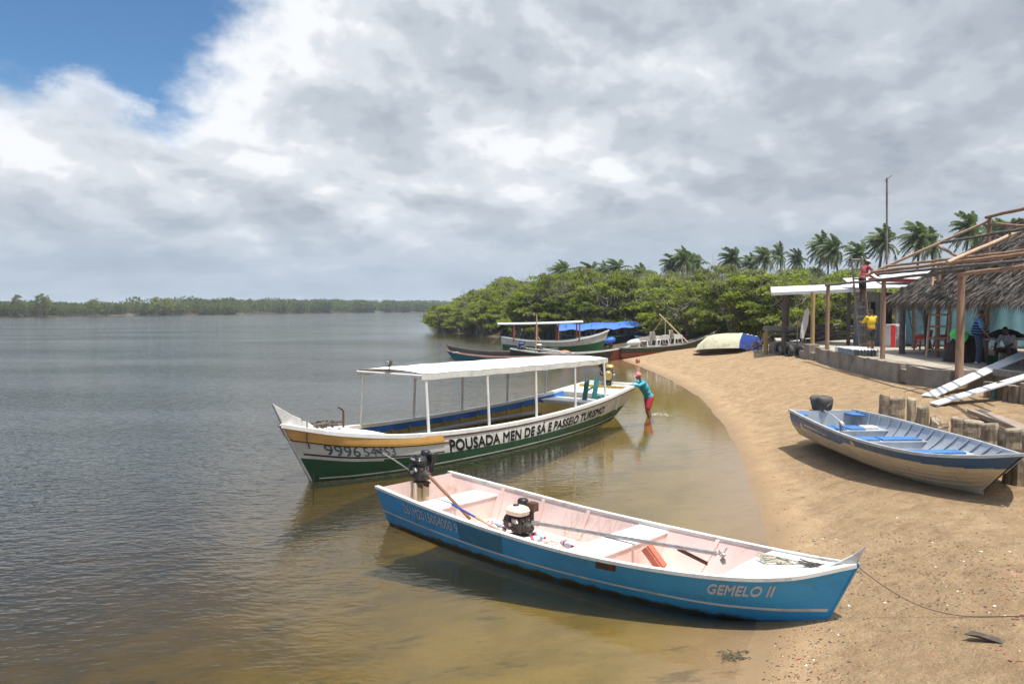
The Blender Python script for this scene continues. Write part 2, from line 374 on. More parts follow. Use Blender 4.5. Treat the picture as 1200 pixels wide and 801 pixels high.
M['sticker_blue'] = mat('pale blue sticker', (.12,.28,.40), .5)
M['bark'] = mat('mangrove bark', (.25,.225,.195), .9, (.15,.13,.11), 6, bump=.01)
M['palm_bark'] = mat('palm bark', (.17,.145,.12), .9, (.10,.085,.07), 5, bump=.01)
M['mast'] = mat('rusty mast', (.22,.19,.17), .6, (.15,.12,.10), 3)

def leafmat(name, col, tr=.35, var=.25):
    m, t, p = newmat(name)
    nt = m.node_tree; nt.nodes.remove(p); out = nt.nodes['Material Output']
    oi = t.n('ShaderNodeObjectInfo'); co = t.n('ShaderNodeTexCoord').outputs['Object']
    k = t.math('ADD', t.ramp(t.noise(co, 1.1, 3), .3, .7, 1-var, 1+var), t.ramp(oi.outputs['Random'], 0, 1, -.22, .22, 'LINEAR'))
    c = t.mix(1.0, col, t.n('ShaderNodeCombineXYZ', inp={0: k, 1: k, 2: k}).outputs[0], 'MULTIPLY')
    d = t.n('ShaderNodeBsdfPrincipled', inp={'Base Color': c, 'Roughness': .5, 'Specular IOR Level': .35})
    tl = t.n('ShaderNodeBsdfTranslucent', inp={'Color': t.mix(1.0, c, (1.25,1.35,.5), 'MULTIPLY')})
    mx = t.n('ShaderNodeMixShader', inp={0: tr}); t.link(d.outputs[0], mx.inputs[1]); t.link(tl.outputs[0], mx.inputs[2])
    t.link(mx.outputs[0], out.inputs['Surface'])
    return m
LEAF = [leafmat('leaf bright', (.27,.31,.055), .45), leafmat('leaf mid', (.20,.245,.045), .45), leafmat('leaf olive', (.17,.19,.06), .42), leafmat('leaf dull', (.26,.26,.14), .4)]
PLEAF = [leafmat('palm leaf', (.095,.135,.045), .35), leafmat('palm leaf dry', (.24,.21,.085), .3), leafmat('palm leaf dark', (.065,.095,.036), .3)]
FLEAF = [leafmat('far leaf', (.105,.130,.045)), leafmat('far leaf dark', (.075,.098,.036)), leafmat('far leaf light', (.14,.155,.065))]
# ------------------------------------------------------------------ sky and sun
SUN_EL, SUN_AZ = R(73), R(143)       # azimuth from +Y (view direction) towards +X
sun = bpy.data.lights.new('sun', 'SUN'); sun.energy = 4.1; sun.angle = R(.53); sun.color = (1.0, .95, .87)
suno = bpy.data.objects.new('sun', sun); COL.objects.link(suno)
sd = Vector((math.sin(SUN_AZ)*math.cos(SUN_EL), math.cos(SUN_AZ)*math.cos(SUN_EL), math.sin(SUN_EL)))
suno.rotation_euler = (-sd).to_track_quat('-Z', 'Y').to_euler(); suno.location = sd*60

w = bpy.data.worlds.new('World'); sc.world = w; w.use_nodes = True
t = NT(w.node_tree); w.node_tree.nodes.clear()
out = t.n('ShaderNodeOutputWorld')
sky = t.n('ShaderNodeTexSky', sky_type='NISHITA', sun_disc=False, sun_elevation=SUN_EL, sun_rotation=SUN_AZ, altitude=0, air_density=1.0, dust_density=.25, ozone_density=2.2)
bg_sky = t.n('ShaderNodeBackground', inp={'Color': t.mix(1.0, sky.outputs[0], (.62,.86,1.02), 'MULTIPLY'), 'Strength': .085})
gen = t.n('ShaderNodeTexCoord').outputs['Generated']
sep = t.n('ShaderNodeSeparateXYZ', inp={0: gen})
az = t.math('ARCTAN2', sep.outputs[0], sep.outputs[1])
el = t.math('MAXIMUM', t.math('ARCSINE', sep.outputs[2]), 0.0)
lel = t.math('MULTIPLY', t.math('LOGARITHM', t.math('ADD', el, .26), math.e), .80)
def skyvec(da=0.0, dl=0.0, sa=1.0, sl=1.0, z=0.0):
    return t.n('ShaderNodeCombineXYZ', inp={0: t.math('MULTIPLY_ADD', az, sa, da), 1: t.math('MULTIPLY_ADD', lel, sl, dl), 2: z}).outputs[0]
def cloudf(da, dl):
    v = skyvec(3.3+da, .4+dl)
    n = t.noise(v, 3.6, 7, .56, .0)
    def vor(sc_, det):
        return t.n('ShaderNodeTexVoronoi', voronoi_dimensions='2D', feature='SMOOTH_F1', normalize=True, inp={'Vector': t.n('ShaderNodeVectorMath', operation='ADD', inp={0: v, 1: wob}).outputs[0], 'Scale': sc_, 'Detail': det, 'Roughness': .55, 'Smoothness': .55}).outputs['Distance']
    return t.math('SUBTRACT', t.math('MULTIPLY_ADD', n, .62, .36), t.math('MULTIPLY', vor(5.0, 3.0), .62))
wobn = t.n('ShaderNodeTexNoise', inp={'Vector': skyvec(1.0, 2.0), 'Scale': 7.0, 'Detail': 6, 'Roughness': .6})
wob = t.n('ShaderNodeVectorMath', operation='SCALE', inp={0: wobn.outputs['Color'], 'Scale': .10}).outputs[0]
n_big = cloudf(0, 0)
n_up = cloudf(.016, .042)
n_low = t.noise(skyvec(7.1, 1.2, .8, 1.7), 2.6, 4, .5, 0)
n_fine = t.noise(skyvec(1.7, 5.1), 15.0, 8, .62, 0)
# the opening in the cloud, towards the upper left
s1 = t.math('DIVIDE', t.math('SUBTRACT', el, R(12.3)), R(3.2))
s2 = t.math('DIVIDE', t.math('SUBTRACT', t.math('MULTIPLY', az, -1), t.math('MULTIPLY_ADD', el, -.95, R(35.2))), R(4.2))
s = t.math('MINIMUM', s1, s2)
s = t.math('MINIMUM', s, t.math('DIVIDE', t.math('SUBTRACT', R(62), el), R(8)))
sn = t.math('ADD', s, t.math('ADD', t.math('MULTIPLY', t.math('SUBTRACT', n_big, .37), 3.4), t.math('MULTIPLY', t.math('SUBTRACT', n_fine, .5), 1.7)))
hole = t.ramp(sn, -.25, 1.05)
puff = t.math('DIVIDE', t.math('POWER', t.math('ADD', t.math('POWER', t.math('DIVIDE', t.math('SUBTRACT', az, R(-27.6)), R(2.6)), 2), t.math('POWER', t.math('DIVIDE', t.math('SUBTRACT', el, R(12.6)), R(1.6)), 2)), .5), 1.0)
puffm = t.ramp(t.math('ADD', puff, t.math('MULTIPLY', t.math('SUBTRACT', n_fine, .5), 2.6)), .5, 1.5, .75, 0)
thin = t.math('MULTIPLY', t.ramp(t.math('ADD', n_big, t.math('MULTIPLY', n_low, .25)), .37, .30), .35)
blue = t.math('MINIMUM', t.math('ADD', t.math('MULTIPLY', hole, t.math('SUBTRACT', 1.0, puffm)), thin), 1.0)
lit = t.math('MULTIPLY', t.math('SUBTRACT', n_big, n_up), 2.6)
edge = t.ramp(s, -3.6, .2, 0, .33)
edge = t.math('MULTIPLY', edge, t.ramp(el, R(5), R(12)))
rightdark = t.ramp(az, R(-2), R(16), 0, .15)
rightdark = t.math('MULTIPLY', rightdark, t.ramp(el, R(3.5), R(8)))
low = t.math('MULTIPLY', t.math('SUBTRACT', n_low, .5), 1.15)
b = t.math('ADD', t.math('ADD', lit, edge), t.math('ADD', low, t.math('MULTIPLY', t.math('SUBTRACT', n_fine, .5), .42)))
b = t.math('SUBTRACT', t.math('ADD', b, .61), rightdark)
cr = t.n('ShaderNodeValToRGB'); cr.color_ramp.interpolation = 'EASE'
E = cr.color_ramp.elements
E[0].position = 0.0; E[0].color = (.29,.33,.385,1); E[1].position = 1.0; E[1].color = (.74,.755,.78,1)
for pp, cc in ((.25, (.355,.395,.45,1)), (.5, (.44,.478,.53,1)), (.75, (.57,.60,.645,1))):
    e = E.new(pp); e.color = cc
t.link(b, cr.inputs[0])
hz = t.ramp(el, R(9.0), R(.5), 0, .80)
ccol = t.mix(hz, cr.outputs[0], (.325,.40,.495))
over = t.ramp(el, R(24), R(58), .92, 2.7)      # unseen cloud high above the view, brightened as added fill light
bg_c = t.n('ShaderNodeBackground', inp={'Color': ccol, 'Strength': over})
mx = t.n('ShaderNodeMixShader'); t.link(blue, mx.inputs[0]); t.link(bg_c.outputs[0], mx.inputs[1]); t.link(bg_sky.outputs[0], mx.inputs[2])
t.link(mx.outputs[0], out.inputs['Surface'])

sc.view_settings.view_transform = 'Standard'; sc.view_settings.look = 'None'; sc.view_settings.exposure = .50; sc.view_settings.gamma = 1
sc.render.engine = 'CYCLES'
cy = sc.cycles; cy.max_bounces = 8; cy.diffuse_bounces = 3; cy.glossy_bounces = 3; cy.transparent_max_bounces = 12; cy.transmission_bounces = 3
cy.use_denoising = True; cy.caustics_reflective = False; cy.caustics_refractive = False; cy.sample_clamp_indirect = 6

# ------------------------------------------------------------------ ground and water
XS = axis([(-3000,-300,300),(-300,-60,12),(-60,-14,2),(-14,-3,.5),(-3,13.5,.12),(13.5,20,.4),(20,60,2),(60,300,12),(300,3000,300)])
YS = axis([(-60,2,4),(2,5,.5),(5,22,.1),(22,50,.25),(50,80,1),(80,240,4),(240,700,20),(700,7000,450)])
GX, GY = np.meshgrid(XS, YS)
GZ, GD = terrain(GX, GY)
def sheet(name, Z, keep, attrs, m):
    ny, nx = GX.shape; idx = np.arange(nx*ny).reshape(ny, nx)
    q = np.stack([idx[:-1,:-1], idx[:-1,1:], idx[1:,1:], idx[1:,:-1]], -1)[keep]
    used = np.unique(q); mp = np.full(nx*ny, -1); mp[used] = np.arange(len(used))
    me = bpy.data.meshes.new(name)
    V = np.stack([GX, GY, Z], -1).reshape(-1, 3)[used]
    me.from_pydata(V.tolist(), [], mp[q].tolist()); me.polygons.foreach_set('use_smooth', [True]*len(q))
    for an, av in attrs.items():
        a = me.attributes.new(an, 'FLOAT', 'POINT'); a.data.foreach_set('value', av.reshape(-1)[used].astype(np.float32))
    me.materials.append(m)
    o = bpy.data.objects.new(name, me); COL.objects.link(o); return tag(o, kind='structure')

m, t, p = newmat('sand'); M['sand'] = m
co = t.n('ShaderNodeTexCoord').outputs['Object']
dist = t.n('ShaderNodeAttribute', attribute_name='shore').outputs['Fac']
big = t.noise(co, .35, 4, .6); mid = t.noise(co, 2.2, 6, .65); fin = t.noise(co, 60, 4, .7)
c = t.mix(t.ramp(mid, .3, .72), (.56,.40,.235), (.37,.25,.14))
c = t.mix(t.ramp(big, .4, .68, 0, .5), c, (.43,.30,.17))
c = t.mix(t.ramp(t.noise(co, 7.5, 6, .7), .50, .70, 0, .5), c, (.62,.46,.29))
c = t.mix(t.ramp(fin, .35, .70, 0, .7), c, (.23,.145,.08))
vo = t.n('ShaderNodeTexVoronoi', feature='F1', inp={'Vector': t.mapping(co, (1,1.6,1)), 'Scale': 13.0, 'Randomness': 1.0})
spk = t.math('MULTIPLY', t.ramp(vo.outputs['Distance'], .16, .08), t.ramp(t.noise(co, 1.4, 3), .50, .62))
spc = t.n('ShaderNodeSeparateColor', inp={0: vo.outputs['Color']})
c = t.mix(t.math('MULTIPLY', spk, t.ramp(spc.outputs[0], .55, .6)), c, (.12,.055,.035))
# damp band beside the water, and the river bed
edge_d = t.math('ADD', dist, t.math('MULTIPLY', t.math('SUBTRACT', t.noise(co, 1.1, 5), .5), .7))
wet = t.ramp(edge_d, .75, .02)
c = t.mix(t.math('MULTIPLY', wet, .85), c, (.245,.165,.09))
bed = t.ramp(dist, -.3, -1.6)
c = t.mix(bed, c, t.mix(t.ramp(t.noise(co, 1.1, 5), .35, .7), (.27,.195,.085), (.18,.13,.055)))
weed = t.ramp(t.noise(t.mapping(co, (1,2.2,1), (4,2,0)), 1.0, 6, .7), .57, .66, 0, .6)
c = t.mix(t.math('MULTIPLY', weed, t.ramp(dist, .05, -.15)), c, (.075,.06,.035))
inland = t.ramp(t.n('ShaderNodeSeparateXYZ', inp={0: co}).outputs[1], 58, 66)
c = t.mix(inland, c, (.11,.085,.055))
t.link(c, p.inputs['Base Color'])
t.link(t.ramp(edge_d, .5, .02, .95, .42), p.inputs['Roughness']); p.inputs['Specular IOR Level'].default_value = .12
foot = t.n('ShaderNodeTexVoronoi', feature='SMOOTH_F1', inp={'Vector': t.mapping(co, (1,1.4,1)), 'Scale': 2.6, 'Smoothness': .6}).outputs['Distance']
dry = t.ramp(edge_d, .25, 1.3)
wv = t.n('ShaderNodeVectorMath', operation='ADD', inp={0: t.mapping(co, (1,1.5,1), (0,0,0), (0,0,R(25))), 1: t.n('ShaderNodeVectorMath', operation='SCALE', inp={0: t.n('ShaderNodeTexNoise', inp={'Vector': co, 'Scale': 3.0, 'Detail': 3}).outputs['Color'], 'Scale': .25}).outputs[0]}).outputs[0]
fpv = t.n('ShaderNodeTexVoronoi', feature='F1', inp={'Vector': wv, 'Scale': 2.1}).outputs['Distance']
prints = t.math('MULTIPLY', t.ramp(fpv, .30, .14), t.ramp(t.noise(co, .5, 2), .42, .58))
h = t.math('SUBTRACT', t.math('ADD', t.math('MULTIPLY', t.noise(co, 4.0, 9, .72), .22), t.math('MULTIPLY', foot, .11)), t.math('MULTIPLY', prints, .05))
h = t.math('ADD', t.math('MULTIPLY', h, t.math('ADD', t.math('MULTIPLY', dry, .85), .15)), t.math('MULTIPLY', t.noise(co, 45, 4, .75), .012))
t.link(t.n('ShaderNodeBump', inp={'Height': h, 'Strength': .9, 'Distance': 1.0}).outputs[0], p.inputs['Normal'])
sheet('ground', GZ, np.ones((GX.shape[0]-1, GX.shape[1]-1), bool), {'shore': GD}, m)

m, t, p = newmat('river water'); M['water'] = m
nt = m.node_tree; nt.nodes.remove(p); out = nt.nodes['Material Output']
co = t.n('ShaderNodeTexCoord').outputs['Object']
dep = t.math('MAXIMUM', t.n('ShaderNodeAttribute', attribute_name='depth').outputs['Fac'], 0.0)
shd = t.n('ShaderNodeAttribute', attribute_name='shore').outputs['Fac']
calm = t.math('MULTIPLY', t.ramp(shd, -1.6, -10.0, .12, 1.0), t.ramp(shd, -5, -24, 1.0, 1.85))
patch = t.ramp(t.noise(t.mapping(co, (.6,1.6,1)), .055, 3), .3, .7, .6, 1.3)
amp = t.math('MULTIPLY', calm, patch)
def rip(rot, sx, sy, sc_, det, hgt):
    return t.math('MULTIPLY', t.noise(t.mapping(co, (sx, sy, 1), (0,0,0), (0,0,R(rot))), sc_, det, .5, .25), hgt)
h = t.math('ADD', rip(-14, .8, 1.4, .55, 2, .016), rip(-28, 1.0, 1.6, 1.7, 2, .017))
h = t.math('ADD', h, t.math('ADD', rip(-24, 1.0, 1.8, 3.6, 2, .017), rip(-8, 1.0, 1.7, 7.5, 2, .010)))
h = t.math('MULTIPLY', h, amp)
h = t.math('ADD', h, rip(-35, 1.0, 1.8, 3.0, 2, .0022))
bn = t.n('ShaderNodeBump', inp={'Height': h, 'Strength': 1.0, 'Distance': 1.0}).outputs[0]
fr = t.n('ShaderNodeFresnel', inp={'IOR': 1.333, 'Normal': bn}).outputs[0]
gl = t.n('ShaderNodeBsdfGlossy', inp={'Color': (1,1,1,1), 'Roughness': .04, 'Normal': bn})
def att(k): return t.math('EXPONENT', t.math('MULTIPLY', dep, -k))
tc = t.n('ShaderNodeCombineColor', inp={0: att(.72), 1: att(.86), 2: att(2.1)}).outputs[0]
tr = t.n('ShaderNodeBsdfTransparent', inp={'Color': tc})
mk = t.n('ShaderNodeCombineColor', inp={0: t.math('MULTIPLY_ADD', att(1.1), -.022, .022), 1: t.math('MULTIPLY_ADD', att(1.1), -.024, .024), 2: t.math('MULTIPLY_ADD', att(1.1), -.014, .014)}).outputs[0]
df = t.n('ShaderNodeBsdfDiffuse', inp={'Color': mk})
ad = t.n('ShaderNodeAddShader'); t.link(tr.outputs[0], ad.inputs[0]); t.link(df.outputs[0], ad.inputs[1])
mx = t.n('ShaderNodeMixShader'); t.link(fr, mx.inputs[0]); t.link(ad.outputs[0], mx.inputs[1]); t.link(gl.outputs[0], mx.inputs[2])
t.link(mx.outputs[0], out.inputs['Surface'])
cell = lambda A, f: f(f(A[:-1,:-1], A[1:,1:]), f(A[1:,:-1], A[:-1,1:]))
sheet('water', np.zeros_like(GZ), cell(GZ, np.minimum) < .03, {'depth': -GZ, 'shore': GD}, m)

# low wooded hills along the horizon
mb = MB()
hillm = mat('far hill', (.055,.075,.06), .95, (.045,.065,.05), .02)
for (x0, x1, y0, hh) in ((-600, 100, 1500, 15), (-2500, -300, 2200, 13), (100, 2500, 1300, 9)):
    rows = []
    for j, (dy, k) in enumerate(((0, 0), (60, .75), (140, 1), (400, .3))):
        rows.append([(x, y0+dy, k*hh*(.55+.45*math.sin(x*.006+y0)+.25*math.sin(x*.017+j)+.12*math.sin(x*.09+j*2))+ .2) for x in np.linspace(x0, x1, 160)])
    mb.grid(rows)
tag(mb.build('hills', hillm), kind='structure')

# ------------------------------------------------------------------ trees
def leaf_quads(C, N, size, rng, k=5, droop=.25):
    """rosettes of k leaf quads at points C with outward directions N -> verts, faces"""
    n = len(C)
    C = np.repeat(C, k, 0); N = np.repeat(N, k, 0); m = len(C)
    d = rng.normal(size=(m, 3)); d += N*1.0; d[:, 2] += .1; d /= np.linalg.norm(d, axis=1)[:, None]
    s = np.cross(d, rng.normal(size=(m, 3))*.55+np.array([0,0,1.])); s /= np.linalg.norm(s, axis=1)[:, None]+1e-9
    L = size*(.65+.7*rng.random(m))[:, None]; W = L*.42
    a = C+d*L*.08; tip = C+d*L; mid = C+d*L*.5+s*W*.5; mid2 = C+d*L*.5-s*W*.5
    V = np.stack([a, mid, tip, mid2], 1).reshape(-1, 3)
    F = np.arange(4*m).reshape(-1, 4)
    return V, F
def np_mesh(name, V, F, mi, mats):
    me = bpy.data.meshes.new(name)
    me.vertices.add(len(V)); me.vertices.foreach_set('co', V.astype(np.float32).ravel())
    me.loops.add(F.size); me.loops.foreach_set('vertex_index', F.astype(np.int32).ravel())
    me.polygons.add(len(F)); me.polygons.foreach_set('loop_start', np.arange(0, F.size, 4, dtype=np.int32))
    me.polygons.foreach_set('loop_total', np.full(len(F), 4, np.int32))
    for x in mats: me.materials.append(x)
    me.polygons.foreach_set('material_index', mi.astype(np.int32)); me.update(calc_edges=True)
    return me
def link(name, me, parent=None):
    o = bpy.data.objects.new(name, me); COL.objects.link(o)
    if parent: o.parent = parent
    return o

def mangrove(seed, Ht=6.0, Rad=3.4):
    rng = np.random.default_rng(seed); rnd = random.Random(seed)
    root = thing('mangrove_tree', 'mangrove', 'tree')
    mb = MB(); tips = []
    for i in range(5):
        a = rnd.random()*6.28; r0 = .25+rnd.random()*.5
        pts = [Vector((math.cos(a)*r0, math.sin(a)*r0, -.2))]
        d = Vector((math.cos(a)*.35+rnd.uniform(-.25,.25), math.sin(a)*.35+rnd.uniform(-.25,.25), 1))
        for j in range(5):
            pts.append(pts[-1]+d*Ht*.16); d += Vector((rnd.uniform(-.4,.4), rnd.uniform(-.4,.4), rnd.uniform(-.1,.1)))
            d = d.normalized()
        mb.tube(pts, [.11,.10,.085,.07,.05,.03], 6, jit=.15)
        for j in range(2, 6):
            for q in range(2):
                aa = rnd.random()*6.28; e = pts[j]
                f = e+Vector((math.cos(aa), math.sin(aa), .5+rnd.random()*.7))*rnd.uniform(.7,1.7)
                mid = (e+f)/2+Vector((0,0,-.15)); mb.tube([e, mid, f], [.045,.03,.012], 5, jit=.1); tips.append(f)
                for _ in range(2):
                    g = f+Vector((rnd.uniform(-.7,.7), rnd.uniform(-.7,.7), rnd.uniform(-.1,.8))); mb.tube([mid, (mid+g)/2+Vector((0,0,.1)), g], [.022,.016,.007], 4); g2 = g+(g-mid)*rnd.uniform(.2,.7)+Vector((rnd.uniform(-.3,.3), rnd.uniform(-.3,.3), rnd.uniform(-.1,.3))); mb.tube([f, (f+g2)/2+Vector((0,0,.06)), g2], [.014,.010,.005], 4) 
    for i in range(16):
        a = rnd.random()*6.28; r = rnd.uniform(.9, Rad*.62); z0 = rnd.uniform(.7,1.7)
        mb.tube([(math.cos(a)*.3, math.sin(a)*.3, z0+.3), (math.cos(a)*r*.6, math.sin(a)*r*.6, z0), (math.cos(a)*r*.92, math.sin(a)*r*.92, z0*.45), (math.cos(a)*r, math.sin(a)*r, -.5)], [.04,.035,.03,.024], 5)
    mb.build('trunk', M['bark'], root)
    Cs = []; Ns = []; mi = []
    ncl = 62
    for i in range(ncl):
        th = rnd.random()*6.28; u = rnd.random()
        zz = .20+.80*u
        rr = Rad*math.sqrt(max(0.02, 1-((zz-.42)/.62)**2))*math.sqrt(rnd.uniform(.25, 1.0))
        c = np.array([math.cos(th)*rr, math.sin(th)*rr, Ht*zz*rnd.uniform(.9,1.06)])
        cr = rnd.uniform(.5,.95); k = int(26*cr*cr/.5)
        dd = rng.normal(size=(k, 3)); dd /= np.linalg.norm(dd, axis=1)[:, None]; dd[:, 2] = np.abs(dd[:, 2])*.75-.18
        P = c+dd*cr*(rng.random(k)[:, None]**.4)*np.array([1.1,1.1,.72])
        Cs.append(P); Ns.append(dd); mi.append(np.full(k, [0,0,1,1,2,3][rnd.randrange(6)]))
    C = np.concatenate(Cs); N = np.concatenate(Ns); mi = np.concatenate(mi)
    V, F = leaf_quads(C, N, .25, rng, 8)
    mi = np.repeat(mi, 8); r = rng.random(len(mi)); mi = np.where(r < .25, rng.integers(0, 4, len(mi)), mi)
    link('crown', np_mesh('crown', V, F, mi, LEAF), root)
    return root

def palm(seed, Ht=10.0, wind=(-1, .1)):
    rng = np.random.default_rng(seed); rnd = random.Random(seed)
    root = thing('coconut_palm', 'palm', 'palm tree')
    lean = rnd.uniform(-1.6,1.2); mb = MB()
    pts = [Vector((lean*(k/9)**2, rnd.uniform(-.03,.03), Ht*k/9)) for k in range(10)]
    mb.tube(pts, [.24-.012*k for k in range(10)], 8, jit=.06); mb.build('trunk', M['palm_bark'], root)
    top = np.array(pts[-1]); V = []; F = []; mi = []
    W = np.array([wind[0], wind[1], 0.])
    nf = 32
    for i in range(nf):
        a = i*2.39996+rnd.uniform(-.2,.2); lv = i/nf
        el = R(80)-R(105)*lv+rnd.uniform(-.12,.12); L = rnd.uniform(2.5,3.3)
        d = np.array([math.cos(a)*math.cos(el), math.sin(a)*math.cos(el), math.sin(el)])
        p = top.copy(); ln = 16; path = [p]; 
        for j in range(ln):
            d = d+np.array([0,0,-.085-.05*lv])+W*.075; d /= np.linalg.norm(d); p = p+d*L/ln; path.append(p)
        path = np.array(path)
        dead = lv > .88 and rnd.random() < .6
        for j in range(1, ln+1):
            for q in range(2):
                pp = path[j]*(.5*q)+path[j-1]*(1-.5*q); tdir = path[j]-path[j-1]; tdir /= np.linalg.norm(tdir)
                side = np.cross(tdir, [0,0,1.]); side /= np.linalg.norm(side)+1e-6
                ll = .62*math.sin(PI*min(1, (j+.5*q+1.2)/(ln+2.2)))**.6+.1
                for sgn in (-1, 1):
                    e = side*sgn*.75+tdir*.55+np.array([0,0,-.42])+W*.25+rng.normal(size=3)*.12; e /= np.linalg.norm(e)
                    wv = tdir*.058; b0 = len(V)
                    V += [pp-wv, pp+wv, pp+e*ll*.6+wv*.9+np.array([0,0,.0]), pp+e*ll+np.array([0,0,-.08])]; F.append((b0, b0+1, b0+2, b0+3))
                    mi.append(1 if dead else (2 if rnd.random() < .35 else 0))
        for j in range(ln):
            b0 = len(V); wv = np.array([0,0,.03]); V += [path[j]-wv, path[j+1]-wv*.5, path[j+1]+wv*.5, path[j]+wv]; F.append((b0, b0+1, b0+2, b0+3)); mi.append(1)
    link('crown', np_mesh('palm_crown', np.array(V), np.array(F), np.array(mi), PLEAF), root)
    return root

rt = random.Random(5)
MV = [mangrove(11, 6.0, 3.3), mangrove(12, 6.6, 3.0), mangrove(13, 5.2, 3.6), mangrove(14, 6.2, 3.2), mangrove(15, 5.6, 3.4)]
used = [False]*5
def put_tree(protos, used, i, loc, rz, s, label, group):
    if not used[i]:
        used[i] = True; r = protos[i]; r.location = loc; r.rotation_euler = (0,0,rz); r.scale = s; r['label'] = label; r['group'] = group; return r
    return dup(protos[i], loc, rz, label, s, group)
spots = []
def hfor(y):   # overall canopy height by distance
    return 1.0
gx = np.arange(-60, 75, 3.6)
yy = 49.0
while yy < 300:
    step = 3.0 if yy < 130 else 6.5
    for x in gx:
        X = x+rt.uniform(-1.5,1.5); Y = yy+rt.uniform(-1.2,1.2)
        spots.append((X, Y))
    yy += step
SX = np.array([s_[0] for s_ in spots]); SY = np.array([s_[1] for s_ in spots]); SDm = poly_sd(SHORE, SX, SY)
cnt = 0
for X, Y, d in zip(SX, SY, SDm):
    px = 600+FPX*X/Y
    if px < 470 or px > 1330: continue
    if Y < 62 and (d < 4 or X < 8.5 + max(0, (57-Y))*.75): continue           # the beach and the moored boats
    if X > 12.5 and Y < 50.5: continue
    if (Y < 61 and X < 15.5) or (Y < 54 and X < 18): continue
    if d < -.6: continue
    front = d < 9 or Y < 63
    if not front and rt.random() > (.42 if d < 25 else .22): continue
    if Y > 150 and rt.random() > .7: continue
    if d > 55: continue
    k = rt.uniform(.78, 1.12)*(1.0+.0015*(Y-60))*(.82 if d < 3 else 1.0)
    z = gz(X, Y)
    if Y < 77 and X < 13.2 and d < 5 and Y > 60: continue
    ytop = float(np.interp(px, [480,505,535,560,600,680,760,900,1000,1300], [368,359,351,342,331,323,320,320,322,322]))+rt.uniform(-4, 14)+(7 if front else 0)
    hk = (CAM_H+(360-ytop)/FPX*Y-z)/6.1
    hk = max(.28, min(1.7, hk)); k = min(k, hk*1.35)
    lab = ('green mangrove tree standing in the water at the river edge behind the moored boats' if d < 2.5 else
           'green mangrove tree of the dense thicket between the beach and the palms')
    put_tree(MV, used, rt.randrange(5), (X, Y, max(z, -.3)), rt.random()*6.28, (k, k, hk), lab, 'mangroves at the water' if d < 2.5 else 'mangroves of the thicket')
    cnt += 1
print('mangroves', cnt)

PV = [palm(21, 10, (-1, .1)), palm(22, 10, (-1, -.3)), palm(23, 10, (-.9, .3)), palm(24, 10, (-1.1, 0))]
pused = [False]*4
PALMS = [(668,312,140),(684,315,150),(703,320,170),(720,317,155),(757,316,165),(782,307,140),(794,304,138),(803,308,145),(823,312,150),(851,303,140),(873,308,160),
         (893,301,140),(917,302,160),(929,303,165),(955,294,125),(968,298,150),(985,291,118),(998,297,130),(1025,284,104),(1072,279,98),(1098,284,104),(1124,272,94),(1150,280,110),(1176,276,98),(1195,282,104)]
PL = {668: 'tall coconut palm that rises alone, leftmost above the mangroves', 1025: 'coconut palm with a shaggy crown behind the ladder and the red shirted worker',
      1072: 'full coconut palm just right of the thin mast', 1124: 'tallest coconut palm, showing through the roof frame'}
for i, (px, py, D) in enumerate(PALMS):
    X = (px-600)/FPX*D; z = CAM_H+(360-py+rt.uniform(-6,3))/FPX*D; s = max(.7, (z-1.2)/10.0)
    g = rt.uniform(.80,1.12)*(1.0 if D > 120 else 1.0)
    put_tree(PV, pused, i % 4, (X, D, 1.2), rt.uniform(-.3,.3), (g, g, s), PL.get(px, 'coconut palm with wind combed fronds among its like along the skyline'), 'coconut palms on the skyline')

# far banks: continuous mangrove wood
rng = np.random.default_rng(77)
def bank(name, line, depth, n, hmin, hmax, leaf, seed):
    rng = np.random.default_rng(seed); P = np.array(line, float); seg = np.linalg.norm(np.diff(P, axis=0), axis=1); cum = np.concatenate([[0], np.cumsum(seg)])
    tt = rng.random(n)*cum[-1]; i = np.clip(np.searchsorted(cum, tt)-1, 0, len(seg)-1); f = (tt-cum[i])/seg[i]
    base = P[i]+(P[i+1]-P[i])*f[:, None]; nrm = np.stack([-(P[i+1]-P[i])[:, 1], (P[i+1]-P[i])[:, 0]], 1); nrm /= np.linalg.norm(nrm, axis=1)[:, None]
    dd = rng.random(n)**1.6*depth; base = base+nrm*dd[:, None]
    H = hmin+(hmax-hmin)*rng.random(n)**1.5+dd*.03
    Cs = []; Ns = []; mi = []
    for q in range(n):
        k = int(84); v = rng.normal(size=(k, 3)); v /= np.linalg.norm(v, axis=1)[:, None]
        r = H[q]*.42
        c = np.array([base[q, 0], base[q, 1], H[q]*.58])
        Cs.append(c+v*np.array([r*1.25, r*1.25, H[q]*.44])*(.75+.3*rng.random(k)[:, None])); Ns.append(v); mi.append(np.full(k, rng.choice([0,0,1,2])))
    C = np.concatenate(Cs); N = np.concatenate(Ns); mi = np.repeat(np.concatenate(mi), 4)
    V, F = leaf_quads(C, N, leaf, rng, 4)
    o = link(name, np_mesh(name, V, F, mi, FLEAF)); tag(o, kind='stuff'); o['label'] = 'far green mangrove wood along the opposite river bank'; return o
bank('far_mangrove_wood', [(-480,262),(-191,299),(-134,410)], 34, 820, 4.1, 5.3, .75, 3)
bank('far_mangrove_wood', [(-160,420),(-150,468),(-70,652),(-20,700)], 50, 420, 6.0, 8.3, 1.2, 4)
# the taller trees that stand out of the far wood
for px, py, D, wd in ((16,349,300,2.2),(42,348.5,303,2.0),(50,348.5,305,1.7),(107,352,312,2.4),(180,351,350,2.6),(193,351,356,2.8)):
    X = (px-600)/FPX*D; z = CAM_H+(360-py)/FPX*D
    put_tree(MV, used, rt.randrange(5), (X, D+3, .4), rt.random()*6.28, (wd/3.1, wd/3.1, z/6.0), 'taller tree standing out of the far left river bank wood', 'tall trees of the far bank')
